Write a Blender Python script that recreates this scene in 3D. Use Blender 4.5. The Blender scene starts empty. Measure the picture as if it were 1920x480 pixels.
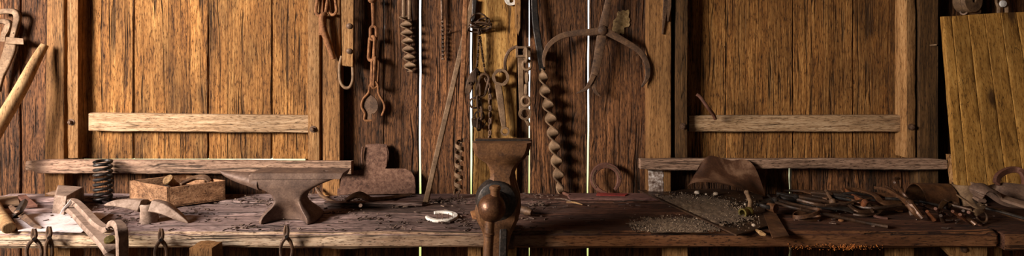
import bpy, bmesh, math, random
from mathutils import Vector, Matrix, noise as mnoise
random.seed(7)
scn = bpy.context.scene
COL = scn.collection
F, HZ, ZC = 1000.0, 100.0, 1.57          # focal length in px, horizon row, eye height
ZB, YW, YE = 0.85, 2.76, 2.14            # bench top, face of the wall boards, bench front edge

def at(px, py, Y):                        # a point at depth Y seen at a pixel
    return Vector(((px - 960) / F * Y, Y, ZC - (py - HZ) / F * Y))
def on(px, py, h=0.0):                    # a point h above the bench top
    Y = F * (ZC - ZB - h) / (py - HZ)
    return at(px, py, Y)
def X(px, Y=YW): return (px - 960) / F * Y
def Z(py, Y=YW): return ZC - (py - HZ) / F * Y
def V(*a): return Vector(a)
def nz(x, y=0.0, z=0.0): return mnoise.noise(Vector((x, y, z)))

def smooth(pts, k=6, closed=False):
    pts = [Vector(p) for p in pts]; n = len(pts); out = []
    rng = n if closed else n - 1
    for i in range(rng):
        if closed: p0, p1, p2, p3 = (pts[(i + d) % n] for d in (-1, 0, 1, 2))
        else: p0, p1, p2, p3 = pts[max(i-1, 0)], pts[i], pts[i+1], pts[min(i+2, n-1)]
        for j in range(k):
            t = j / k
            out.append(0.5 * ((2*p1) + (p2-p0)*t + (2*p0-5*p1+4*p2-p3)*t*t + (3*p1-p0-3*p2+p3)*t**3))
    if not closed: out.append(pts[-1].copy())
    return out
def lerp_list(vals, n):
    out = []
    for i in range(n):
        t = i / (n - 1) * (len(vals) - 1); a = min(int(t), len(vals) - 2); out.append(vals[a] + (vals[a+1] - vals[a]) * (t - a))
    return out

class MB:
    def __init__(s): s.v = []; s.f = []
    def add(s, vs, fs):
        o = len(s.v); s.v += [Vector(v) for v in vs]; s.f += [tuple(i + o for i in f) for f in fs]; return s
    def loft(s, rings, closed=False, cap=True):
        n = len(rings[0]); m = len(rings); vs = [p for r in rings for p in r]; fs = []
        for i in range(m if closed else m - 1):
            a, b = i * n, ((i + 1) % m) * n
            for j in range(n):
                k = (j + 1) % n; fs.append((a + j, a + k, b + k, b + j))
        if cap and not closed: fs.append(tuple(reversed(range(n)))); fs.append(tuple((m - 1) * n + j for j in range(n)))
        return s.add(vs, fs)
    def frames(s, pts, closed):
        n = len(pts); T = []
        for i in range(n):
            a = pts[(i - 1) % n] if (closed or i > 0) else pts[i]; b = pts[(i + 1) % n] if (closed or i < n - 1) else pts[i]
            t = b - a; T.append(t.normalized() if t.length > 1e-9 else Vector((0, 0, 1)))
        return T
    def tube(s, pts, r, seg=8, closed=False, cap=True):
        pts = [Vector(p) for p in pts]; T = s.frames(pts, closed)
        rs = lerp_list(r, len(pts)) if isinstance(r, (list, tuple)) else [r] * len(pts)
        up = Vector((0, 0, 1)) if abs(T[0].z) < .9 else Vector((1, 0, 0))
        nrm = (up - T[0] * up.dot(T[0])).normalized(); rings = []
        for p, t, q in zip(pts, T, rs):
            nrm = (nrm - t * nrm.dot(t)).normalized(); b = t.cross(nrm)
            rings.append([p + (nrm * math.cos(2*math.pi*j/seg) + b * math.sin(2*math.pi*j/seg)) * q for j in range(seg)])
        return s.loft(rings, closed, cap)
    def ribbon(s, pts, w, t, n=(0, -1, 0), closed=False, twist=None):
        """rectangular bar: width w across the plane of normal n, thickness t along n"""
        pts = [Vector(p) for p in pts]; T = s.frames(pts, closed); n = Vector(n).normalized()
        ws = lerp_list(w, len(pts)) if isinstance(w, (list, tuple)) else [w] * len(pts)
        ts = lerp_list(t, len(pts)) if isinstance(t, (list, tuple)) else [t] * len(pts); rings = []
        for i, (p, d) in enumerate(zip(pts, T)):
            a = d.cross(n).normalized(); b = a.cross(d).normalized(); a2, b2 = a, b
            if twist: c, q = math.cos(twist[i]), math.sin(twist[i]); a2, b2 = a*c + b*q, b*c - a*q
            A, B = a2 * ws[i] / 2, b2 * ts[i] / 2
            c_ = .82
            rings.append([p + A*c_ + B, p + A + B*.5, p + A - B*.5, p + A*c_ - B, p - A*c_ - B, p - A - B*.5, p - A + B*.5, p - A*c_ + B])
        return s.loft(rings, closed, True)
    def box(s, x0, x1, y0, y1, z0, z1):
        return s.add([(x0,y0,z0),(x1,y0,z0),(x1,y1,z0),(x0,y1,z0),(x0,y0,z1),(x1,y0,z1),(x1,y1,z1),(x0,y1,z1)],
                     [(0,3,2,1),(4,5,6,7),(0,1,5,4),(1,2,6,5),(2,3,7,6),(3,0,4,7)])
    def hexa(s, b, t):
        return s.add(list(b) + list(t), [(0,3,2,1),(4,5,6,7),(0,1,5,4),(1,2,6,5),(2,3,7,6),(3,0,4,7)])
    def prism(s, front, off):
        n = len(front); front = [Vector(p) for p in front]; off = Vector(off)
        return s.add(front + [p + off for p in front], [tuple(range(n)), tuple(reversed(range(n, 2*n)))] + [(i, i + n, (i+1) % n + n, (i+1) % n) for i in range(n)])
    def lathe(s, c, prof, axis=(0, 0, 1), seg=20, cap=True):
        c = Vector(c); ax = Vector(axis).normalized(); u = ax.orthogonal().normalized(); w = ax.cross(u)
        return s.loft([[c + ax*h + (u*math.cos(2*math.pi*j/seg) + w*math.sin(2*math.pi*j/seg)) * r for j in range(seg)] for r, h in prof], False, cap)
    def ring(s, c, prof, axis=(0, 0, 1), seg=24):     # closed profile (hollow body)
        c = Vector(c); ax = Vector(axis).normalized(); u = ax.orthogonal().normalized(); w = ax.cross(u)
        return s.loft([[c + ax*h + (u*math.cos(2*math.pi*k/seg) + w*math.sin(2*math.pi*k/seg)) * r for r, h in prof] for k in range(seg)], True, False)
    def ball(s, c, r, seg=20, squash=(1, 1, 1)):
        c = Vector(c); rings = []
        for i in range(1, seg // 2):
            a = math.pi * i / (seg // 2)
            rings.append([c + Vector((r*squash[0]*math.sin(a)*math.cos(2*math.pi*j/seg), r*squash[1]*math.sin(a)*math.sin(2*math.pi*j/seg), -r*squash[2]*math.cos(a))) for j in range(seg)])
        return s.loft(rings)
    def link(s, c, ax, side, L, W, r, seg=6):
        """chain link: long axis ax, flat in the plane ax/side"""
        c = Vector(c); ax = Vector(ax).normalized(); side = Vector(side); side = (side - ax*side.dot(ax)).normalized()
        h = L/2 - W/2; pts = []
        for k in range(9): a = math.pi * k / 8; pts.append(c + ax*(h + math.sin(a)*(W/2 - r)) + side*math.cos(a)*(W/2 - r))
        for k in range(9): a = math.pi + math.pi * k / 8; pts.append(c + ax*(-h + math.sin(a)*(W/2 - r)) + side*math.cos(a)*(W/2 - r))
        return s.tube(pts, r, seg, True)
    def plank(s, p0, p1, q0, q1, thick, amp=.004, n=24, seed=None, dy=(0, 1, 0), mid=0):
        """board between left edge p0->p1 and right edge q0->q1 (bottom to top), edges worn by noise, thickness along dy"""
        sd = random.random() * 90 if seed is None else seed; p0, p1, q0, q1 = map(Vector, (p0, p1, q0, q1)); d = Vector(dy) * thick; rings = []
        for i in range(n + 1):
            t = i / n; a = p0.lerp(p1, t); b = q0.lerp(q1, t); u = (b - a).normalized()
            a = a + u * amp * (nz(sd, t*7) + .5*nz(sd + 3, t*23)); b = b + u * amp * (nz(sd + 9, t*7) + .5*nz(sd + 12, t*23))
            k = Vector(dy) * amp * .5
            f = [a + k*nz(sd+20, t*5) + d*.12, a + u*.003 + k*nz(sd+20, t*5)] 
            for m in range(1, 4): f.append(a.lerp(b, m/4) + k * (1.6*nz(sd + 31 + m, t*6)))
            f += [b - u*.003 + k*nz(sd+40, t*5), b + k*nz(sd+40, t*5) + d*.12]
            rings.append(f + [b + d, a + d])
        return s.loft(rings)
    def rough(s, x0, x1, y0, y1, z0, z1, nx, ny, nzz, amp, seed, axis=0, edge=1.0):
        """worn timber: a gridded box pushed in and out by noise stretched along the grain"""
        N = (nx, ny, nzz); lo = (x0, y0, z0); hi = (x1, y1, z1); idx = {}; vs = []; fs = []
        def vid(i, j, k):
            if (i, j, k) in idx: return idx[(i, j, k)]
            u = (i, j, k); p = Vector([lo[a] + (hi[a] - lo[a]) * u[a] / N[a] for a in range(3)])
            st = Vector([p[a] * (2.2 if a == axis else 14) for a in range(3)]) + Vector((seed, seed*.7, 0))
            st2 = Vector([p[a] * (9 if a == axis else 40) for a in range(3)]) + Vector((seed, 0, seed))
            nrm = Vector([(-1 if u[a] == 0 else 1 if u[a] == N[a] else 0) for a in range(3)])
            c = sum(1 for a in range(3) if u[a] in (0, N[a]) )
            d = mnoise.noise(st) * amp + mnoise.noise(st2) * amp * .5
            q = p + nrm * d - nrm * (edge * amp * (1 + abs(mnoise.noise(st2)) * 1.5) if c > 1 else 0)
            idx[(i, j, k)] = len(vs); vs.append(q); return idx[(i, j, k)]
        for a in range(3):
            b, c = (a + 1) % 3, (a + 2) % 3
            for e in (0, N[a]):
                for i in range(N[b]):
                    for j in range(N[c]):
                        q = []
                        for di, dj in ((0,0),(1,0),(1,1),(0,1)):
                            u = [0, 0, 0]; u[a] = e; u[b] = i + di; u[c] = j + dj; q.append(vid(*u))
                        fs.append(tuple(q if e else reversed(q)))
        return s.add(vs, fs)
    def build(s, name, mat, parent=None, loc=None, bevel=0, angle=38, recalc=True, front=None):
        me = bpy.data.meshes.new(name)
        xs, ys, zs = zip(*[(v.x, v.y, v.z) for v in s.v])
        if loc is None: loc = Vector(((min(xs)+max(xs))/2, (min(ys)+max(ys))/2, min(zs) if parent is None else (min(zs)+max(zs))/2))
        me.from_pydata([v - loc for v in s.v], [], s.f)
        bm = bmesh.new(); bm.from_mesh(me)
        if recalc: bmesh.ops.recalc_face_normals(bm, faces=bm.faces[:])
        for f in bm.faces: f.smooth = True
        for e in bm.edges:
            if len(e.link_faces) == 2 and e.calc_face_angle(0) > math.radians(angle): e.smooth = False
        if front:
            for f in bm.faces: f.material_index = 1 if f.normal.y < -.6 else 0
        bm.to_mesh(me); bm.free(); me.materials.append(mat)
        if front: me.materials.append(front)
        o = bpy.data.objects.new(name, me); COL.objects.link(o)
        if parent is None: o.location = loc
        else:
            p = parent; base = Vector((0, 0, 0))
            while p is not None: base += p.location; p = p.parent
            o.parent = parent; o.location = loc - base
        if bevel:
            b = o.modifiers.new('bevel', 'BEVEL'); b.width = bevel; b.segments = 2; b.limit_method = 'ANGLE'; b.angle_limit = math.radians(35)
        return o

def tag(o, label=None, cat=None, group=None, kind=None):
    if label: o['label'] = label
    if cat: o['category'] = cat
    if group: o['group'] = group
    if kind: o['kind'] = kind
    return o
def thing(name, label, cat, loc, group=None, kind=None):
    o = bpy.data.objects.new(name, None); COL.objects.link(o); o.location = loc; o.empty_display_size = .05
    return tag(o, label, cat, group, kind)

# ------------------------------------------------------------------ materials
def lin(c):
    return tuple((x/255/12.92 if x/255 <= .04045 else ((x/255 + .055)/1.055)**2.4) for x in c) + (1.0,)
class NT:
    def __init__(s, name):
        s.m = bpy.data.materials.new(name); s.m.use_nodes = True; s.t = s.m.node_tree; s.b = s.t.nodes['Principled BSDF']
    def n(s, typ, **kw):
        nd = s.t.nodes.new(typ)
        for k, v in kw.items():
            if k.startswith('_'): setattr(nd, k[1:], v)
            else:
                sock = nd.inputs[int(k[1:])] if k[0] == 'i' and k[1:].isdigit() else nd.inputs[k.replace('__', ' ')]
                s.put(sock, v)
        return nd
    def put(s, sock, v):
        if isinstance(v, bpy.types.NodeSocket): s.t.links.new(v, sock)
        elif isinstance(v, bpy.types.Node): s.t.links.new(v.outputs[0], sock)
        else: sock.default_value = v
    def math(s, op, a, b=0.0, c=0.0): return s.n('ShaderNodeMath', _operation=op, i0=a, i1=b, i2=c).outputs[0]
    def vmath(s, op, a, b): return s.n('ShaderNodeVectorMath', _operation=op, i0=a, i1=b).outputs[0]
    def ramp(s, fac, stops):
        r = s.n('ShaderNodeValToRGB', Fac=fac); e = r.color_ramp.elements
        while len(e) < len(stops): e.new(.5)
        for el, (p, c) in zip(e, stops): el.position = p; el.color = c if len(c) == 4 else tuple(c) + (1,)
        return r.outputs[0]
    def mix(s, fac, a, b, mode='MIX'):
        m = s.n('ShaderNodeMix', _data_type='RGBA', _blend_type=mode)
        s.put(m.inputs[0], fac); s.put(m.inputs[6], a); s.put(m.inputs[7], b); return m.outputs[2]
    def noise(s, vec, scale, detail=4, rough=.6, dist=0.0):
        return s.n('ShaderNodeTexNoise', Vector=vec, Scale=scale, Detail=detail, Roughness=rough, Distortion=dist).outputs[0]
    def maprange(s, v, a, b, c, d): return s.n('ShaderNodeMapRange', i0=v, i1=a, i2=b, i3=c, i4=d).outputs[0]

def wood(name, dark, mid, light, axis='z', crack=.03, bump=.5, fine=95, stain=(.55, 1.2), vary=.35, knots=0, rough=.82, grey=None, darker_right=False, soot=0, dist=.02):
    M = NT(name); tc = M.n('ShaderNodeTexCoord').outputs['Object']; geo = M.n('ShaderNodeNewGeometry'); oi = M.n('ShaderNodeObjectInfo')
    r = geo.outputs['Random Per Island']; r2 = oi.outputs['Random']
    off = M.n('ShaderNodeCombineXYZ', X=M.math('MULTIPLY', r, 31.7), Y=M.math('MULTIPLY', r2, 17.3), Z=M.math('MULTIPLY', r, 53.1)).outputs[0]
    p = M.vmath('ADD', tc, off)
    sl = {'x': (.3, 1, 1), 'z': (1, 1, .3)}[axis]; st = {'x': (.05, 1, 1), 'z': (1, 1, .05)}[axis]; sc = {'x': (.014, 1, 1), 'z': (1, 1, .014)}[axis]
    wv = M.n('ShaderNodeTexNoise', Vector=M.vmath('MULTIPLY', p, sl), Scale=6.0, Detail=2.0).outputs[1]
    pw = M.vmath('ADD', p, M.vmath('MULTIPLY', M.vmath('SUBTRACT', wv, (.5, .5, .5)), (dist*2,)*3))
    ps = M.vmath('MULTIPLY', pw, st)
    fib = M.noise(ps, fine, 4, .7); band = M.noise(ps, 17, 3, .6, .4); stn = M.noise(M.vmath('MULTIPLY', p, sl), 5, 4, .6)
    f2 = M.noise(M.vmath('MULTIPLY', pw, {'x': (.16, 1, 1), 'z': (1, 1, .16)}[axis]), 210, 3, .7)
    v = M.math('ADD', M.math('MULTIPLY', fib, .5), M.math('ADD', M.math('MULTIPLY', band, .3), M.math('MULTIPLY', f2, .4)))
    v = M.math('SUBTRACT', v, .1)
    col = M.ramp(v, [(.36, lin(dark)), (.49, lin(mid)), (.64, lin(light))])
    if grey: col = M.mix(M.maprange(M.noise(M.vmath('MULTIPLY', p, sl), 9, 5, .7), .42, .62, 0, .85), col, lin(grey))
    k = M.maprange(stn, .3, .7, stain[0], stain[1])
    k = M.math('MULTIPLY', k, M.maprange(r, 0, 1, 1 - vary, 1 + vary))
    col = M.mix(1.0, col, M.n('ShaderNodeCombineXYZ', X=k, Y=k, Z=k).outputs[0], 'MULTIPLY')
    if darker_right:      # darker and browner towards the right, made uneven by noise
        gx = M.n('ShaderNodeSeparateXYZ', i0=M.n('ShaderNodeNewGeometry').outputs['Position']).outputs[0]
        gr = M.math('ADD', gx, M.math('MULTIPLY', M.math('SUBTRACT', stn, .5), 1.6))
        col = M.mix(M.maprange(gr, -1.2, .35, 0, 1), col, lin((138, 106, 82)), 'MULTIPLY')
    cn = M.noise(M.vmath('MULTIPLY', pw, sc), 26, 2, .5)
    cr = M.maprange(M.math('ABSOLUTE', M.math('SUBTRACT', cn, .5)), 0.0, max(crack, 1e-4), 1, 0)
    cr = M.math('MULTIPLY', cr, M.maprange(M.noise(M.vmath('MULTIPLY', p, sl), 11, 2), .42, .58, 0, 1))
    col = M.mix(M.math('MULTIPLY', cr, .85), col, lin((16, 9, 5)))
    h = M.math('SUBTRACT', M.math('ADD', M.math('MULTIPLY', fib, .8), M.math('MULTIPLY', band, .7)), M.math('MULTIPLY', cr, .9))
    if soot:
        sk = M.maprange(M.noise(M.vmath('ADD', M.vmath('MULTIPLY', p, sl), (7.3, 1.1, 4.4)), 2.6, 7, .72), .52, .66, 0, soot)
        col = M.mix(sk, col, lin((30, 20, 12)))
    fl = M.maprange(f2, .30, .42, .75, 0)
    col = M.mix(fl, col, lin((24, 14, 8)))
    h = M.math('SUBTRACT', h, M.math('MULTIPLY', fl, .5))
    if knots:
        kz = {'x': (.4, 1, 1), 'z': (1, 1, .4)}[axis]
        vo = M.n('ShaderNodeTexVoronoi', Vector=M.vmath('MULTIPLY', p, kz), Scale=knots)
        dd = M.math('ADD', vo.outputs['Distance'], M.math('MULTIPLY', fib, .06))
        col = M.mix(M.maprange(dd, .1, .2, .85, 0), col, lin((46, 24, 10)))
    M.put(M.b.inputs['Base Color'], col); M.b.inputs['Roughness'].default_value = rough; M.b.inputs['Specular IOR Level'].default_value = .25
    M.put(M.b.inputs['Normal'], M.n('ShaderNodeBump', Strength=bump, Distance=.008, Height=h).outputs[0])
    return M.m

def metal(name, dark, mid, light, metallic=.35, rough=(.5, .85), scale=22, bump=.35, pit=140, spots=.5):
    M = NT(name); tc = M.n('ShaderNodeTexCoord').outputs['Object']; oi = M.n('ShaderNodeObjectInfo')
    off = M.n('ShaderNodeCombineXYZ', X=M.math('MULTIPLY', oi.outputs['Random'], 31.7), Y=M.math('MULTIPLY', oi.outputs['Random'], 17.3), Z=0.0).outputs[0]
    p = M.vmath('ADD', tc, off)
    a = M.noise(p, scale, 6, .65, .3); b = M.noise(p, pit, 3, .6); c = M.noise(p, 5.0, 3, .5)
    v = M.math('ADD', M.math('MULTIPLY', a, .55), M.math('ADD', M.math('MULTIPLY', b, spots*.5), M.math('MULTIPLY', c, .2)))
    s0 = (.75 + spots*.5)*.5
    col = M.ramp(v, [(s0 - .13, lin(dark)), (s0, lin(mid)), (s0 + .15, lin(light))])
    M.put(M.b.inputs['Base Color'], col); M.b.inputs['Metallic'].default_value = metallic
    M.put(M.b.inputs['Roughness'], M.maprange(a, .3, .7, rough[1], rough[0]))
    M.put(M.b.inputs['Normal'], M.n('ShaderNodeBump', Strength=bump, Distance=.003, Height=M.math('ADD', M.math('MULTIPLY', b, .5), a)).outputs[0])
    return M.m

W_WALL = wood('wall_wood', (22, 13, 8), (88, 55, 32), (136, 90, 54), crack=.05, bump=1.0, dist=.035, stain=(.45, 1.25), vary=.3, fine=80, soot=.5)
W_SHUT = wood('shutter_wood', (74, 43, 19), (144, 95, 46), (186, 136, 78), crack=.03, bump=1.0, dist=.018, stain=(.42, 1.2), vary=.12, fine=110, soot=.7)
W_POST = wood('post_wood', (84, 56, 30), (136, 94, 54), (172, 126, 78), crack=.012, bump=.45, stain=(.55, 1.15), vary=.1, fine=80, soot=.4)
W_STILE = wood('stile_wood', (94, 62, 34), (146, 104, 62), (182, 140, 94), crack=.012, bump=.45, stain=(.6, 1.15), vary=.1, fine=80, soot=.35)
W_BAT = wood('batten_wood', (118, 88, 62), (166, 132, 98), (204, 174, 140), axis='x', crack=.012, bump=.5, stain=(.65, 1.15), vary=.1, fine=70, soot=.25)
W_SILL = wood('sill_wood', (100, 74, 58), (158, 124, 102), (196, 162, 136), axis='x', crack=.02, bump=.6, stain=(.6, 1.15), vary=.1, fine=70, soot=.4)
W_BENCH = wood('bench_wood', (68, 48, 43), (154, 126, 119), (206, 180, 172), axis='x', crack=.045, bump=1.0, stain=(.6, 1.2), vary=.08, fine=60, grey=(146, 122, 116), darker_right=True, soot=.5)
W_EDGE = wood('bench_edge_wood', (120, 90, 68), (214, 182, 150), (240, 218, 190), axis='x', crack=.03, bump=.9, stain=(.5, 1.2), vary=.0, fine=45, grey=(172, 138, 112), darker_right=True, soot=.35)
W_BOX = wood('box_wood', (84, 54, 36), (150, 108, 76), (196, 150, 112), axis='x', crack=.01, bump=.3, stain=(.5, 1.2), vary=.2, fine=50)
W_HAND = wood('handle_wood', (104, 74, 46), (150, 114, 76), (184, 150, 106), axis='z', crack=.008, bump=.2, stain=(.7, 1.1), vary=.1, fine=40, soot=.3)
W_PANEL = wood('panel_wood', (112, 74, 28), (168, 120, 56), (194, 148, 80), crack=.006, bump=.25, stain=(.6, 1.15), vary=.14, fine=70, knots=6, soot=.35)
W_POSTD = wood('dark_post_wood', (44, 29, 16), (84, 58, 32), (116, 82, 48), crack=.02, bump=.45, stain=(.55, 1.15), vary=.1, fine=80, soot=.4)
W_CENTRE = wood('pale_board_wood', (96, 62, 28), (170, 122, 64), (214, 168, 100), crack=.02, bump=.4, stain=(.5, 1.2), vary=.1, fine=50)
M_ANVIL = metal('anvil_iron', (66, 47, 38), (100, 76, 63), (134, 107, 90), metallic=.2, rough=(.5, .8), scale=14)
M_RUST = metal('rusty_iron', (40, 27, 19), (86, 61, 43), (124, 92, 66), metallic=.25)
M_RUSTO = metal('orange_rust', (76, 44, 22), (126, 80, 44), (160, 110, 66), metallic=.1, rough=(.7, .95), scale=40)
M_DARK = metal('dark_iron', (16, 13, 12), (40, 34, 31), (82, 70, 62), metallic=.5, rough=(.35, .65))
M_TAN = metal('tan_rust', (74, 54, 38), (114, 87, 62), (148, 118, 88), metallic=.15, rough=(.6, .9))
M_PALE = metal('pale_dusty_iron', (84, 64, 52), (132, 108, 92), (164, 140, 124), metallic=.15, rough=(.6, .9))
M_VISE = metal('vise_iron', (52, 33, 22), (104, 70, 45), (146, 104, 70), metallic=.35, rough=(.3, .6), scale=16)
M_BALL = metal('worn_brown_iron', (44, 26, 16), (88, 56, 36), (138, 98, 70), metallic=.5, rough=(.25, .5), scale=18)
M_SPADE = metal('pitted_rust', (48, 29, 22), (98, 65, 48), (132, 96, 74), metallic=.15, rough=(.65, .95), scale=60, pit=220, bump=.5)
M_STEEL = metal('bright_steel', (176, 172, 170), (215, 212, 210), (245, 243, 240), metallic=.2, rough=(.3, .5))
M_WHITE = metal('whitened_iron', (170, 156, 142), (214, 204, 192), (240, 234, 226), metallic=.0, rough=(.6, .9))
M_BRASS = metal('tarnished_brass', (56, 48, 20), (104, 90, 42), (150, 132, 72), metallic=.6, rough=(.3, .6))
M_REDR = metal('red_rust', (56, 32, 23), (90, 54, 40), (118, 76, 58), metallic=.1, rough=(.6, .9))
M_LEATH = metal('old_leather', (52, 36, 28), (94, 70, 56), (128, 100, 80), metallic=.0, rough=(.65, .95), scale=12)
M_PAPER = metal('dusty_paper', (150, 130, 124), (198, 182, 178), (224, 212, 208), metallic=.0, rough=(.8, .95), scale=14, bump=.1)
M_CHIP = metal('wood_chip', (30, 20, 16), (74, 54, 44), (150, 124, 104), metallic=0, rough=(.8, .95), scale=7)
M_STONE = metal('pale_stone', (96, 78, 62), (158, 136, 116), (216, 202, 186), metallic=0, rough=(.8, .95), scale=9)
def stones():
    M = NT('grit_stone'); r = M.n('ShaderNodeNewGeometry').outputs['Random Per Island']
    M.put(M.b.inputs['Base Color'], M.ramp(r, [(.0, lin((40, 30, 23))), (.5, lin((84, 66, 50))), (.86, lin((116, 94, 74))), (.97, lin((176, 152, 128)))])); M.b.inputs['Roughness'].default_value = .9
    return M.m
M_GRIT = stones()
M_HEAP = metal('dark_brown_iron', (30, 20, 14), (62, 43, 31), (104, 76, 56), metallic=.4, rough=(.3, .65), scale=18)
M_HEAP2 = metal('warm_brown_iron', (44, 27, 17), (84, 55, 36), (122, 84, 56), metallic=.3, rough=(.3, .65), scale=18)
M_ORANGE = metal('fresh_rust', (60, 32, 17), (108, 60, 32), (150, 92, 52), metallic=.1, rough=(.4, .8), scale=30)
M_PEEL = metal('peeling_whitewash', (76, 52, 40), (150, 128, 114), (232, 220, 212), metallic=0, rough=(.8, 1), scale=40, pit=90, spots=1.0)
M_DUST = metal('grit_dust', (62, 47, 35), (104, 82, 62), (146, 120, 94), metallic=0, rough=(.9, 1), scale=60, pit=420, bump=.8, spots=1.0)
M_EARTH = metal('dirt', (40, 30, 22), (74, 56, 40), (100, 80, 60), metallic=0, rough=(.9, 1), scale=5)
M_LICHEN = metal('lichen', (84, 62, 36), (142, 114, 74), (178, 152, 112), metallic=0, rough=(.9, 1), scale=60)
LK, LF, SKYB, SKYF, EXPO = 225, 520, 1.5, .06, 0.0
# ------------------------------------------------------------------ the shed
def vplank(mb, xl_top, xl_bot, xr_top, xr_bot, py0=-170, py1=660, Y=YW, thick=.025, amp=.004, n=30):
    mb.plank(at(xl_bot, py1, Y), at(xl_top, py0, Y), at(xr_bot, py1, Y), at(xr_top, py0, Y), thick, amp, n)
wall = MB()
def full(xl, xr, Y=YW, amp=.004, xlb=None, xrb=None): vplank(wall, xl, xl if xlb is None else xlb, xr, xr if xrb is None else xrb, Y=Y, amp=amp)
full(-420, -330); full(-332, -238); full(-241, -147); full(-150, -62); full(-66, 36); full(33, 90, YW + .012)                       # far end
# the boards beneath both windows (top row covers up to the window opening)
for a, b in ((84, 132), (130, 212), (211, 252), (253, 330), (329, 394), (392, 457), (456, 512), (511, 582), (580, 642)):
    vplank(wall, a, a, b, b, py0=306, Y=YW + random.choice((0, .004)))
for a, b in ((1212, 1262), (1261, 1330), (1329, 1402), (1400, 1480), (1485, 1560), (1559, 1622), (1621, 1690), (1688, 1764)):
    vplank(wall, a, a, b, b, py0=305, Y=YW + random.choice((0, .004)))
for a, b in ((84, 340), (335, 642), (1212, 1500), (1495, 1764)):              # above the shutters, out of frame
    vplank(wall, a, a, b, b, py0=-170, py1=-40, Y=YW + .02)
for a, b in ((84, 150), (572, 642), (1212, 1296), (1670, 1764)): vplank(wall, a, a, b, b, Y=YW + .026, py1=400)
full(641, 719.6, amp=.003); full(721.0, 784.5, amp=.003, xlb=720); full(789.5, 881, amp=.003)
full(885, 972, YW + .02, amp=.003); full(968, 991.3, amp=.002); full(993.8, 1103, amp=.003, xrb=1099.5); full(1107, 1218, amp=.003, xlb=1103.5)
full(1756, 1850, YW + .012); full(1848, 1930); full(1928, 2080)
wall_back = tag(wall.build('wall_back', W_WALL), kind='structure', label='back wall of dark upright weathered boards with light in the gaps', cat='wall')
pm = MB(); pts = []
for k in range(40):
    a = 2*math.pi*k/40; r = 1 + .55*nz(math.cos(a)*2, math.sin(a)*2, 4.1) + .22*nz(a*2.2, 7, 1)
    pts.append(at(1165 + 15*r*math.cos(a) - 5*math.sin(a), 42 + 24*r*math.sin(a), YW - .006))
pm.prism(pts, (0, .008, 0)).build('bark_patch', M_LICHEN, wall_back)

def post(name, xa, xb, Yf=2.70, xat=None, ztop=2.3, label='', Yb=2.757, mat=None):
    m = MB(); xat = xa if xat is None else xat; s = random.random()*50
    lo = 0.0; n = 26; rings = []
    for i in range(n + 1):
        z = lo + (ztop - lo)*i/n; py = HZ + (ZC - z)/Yf*F; t = max(0, min(1, (py + 20)/330))
        l = X(xat + (xa - xat)*t, Yf) + .0025*nz(s, z*4); r = X(xb + (0 if xat == xa else 0), Yf) + .0025*nz(s + 7, z*4)
        b = .004
        rings.append([V(l, Yb, z), V(l, Yf + b, z), V(l + b, Yf, z), V((l + r)/2, Yf + .002*nz(s, z*3), z), V(r - b, Yf, z), V(r, Yf + b, z), V(r, Yb, z)])
    m.loft(rings)
    return tag(m.build(name, mat or W_POST), kind='structure', label=label, cat='post')
post('trim_1', 83, 119, xat=88, label='upright wall post beside the wrench and the slanting handle')
post('trim_2', 604.5, 638, label='upright wall post behind the hook and the riveted wooden strap')
tr3 = post('trim_3', 1215, 1259, label='upright wall post between the big calipers and a shutter')
tr4 = post('trim_4', 1723, 1760, label='dark upright wall post beside the leaning board panel', mat=W_POSTD)
m = MB(); m.plank(at(1216, 375, 2.698), at(1216, 317, 2.698), at(1243, 375, 2.698), at(1244, 317, 2.698), .003, .004, 14, seed=3.3); m.build('peeling_paint', M_PEEL, tr3)
cp = MB(); vplank(cp, 888, 888, 970, 969, Y=2.735, thick=.024, amp=.004, n=30)
tag(cp.build('trim_5', W_CENTRE), kind='structure', label='pale wall board behind the hanging chains and ring spanner', cat='board')

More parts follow.
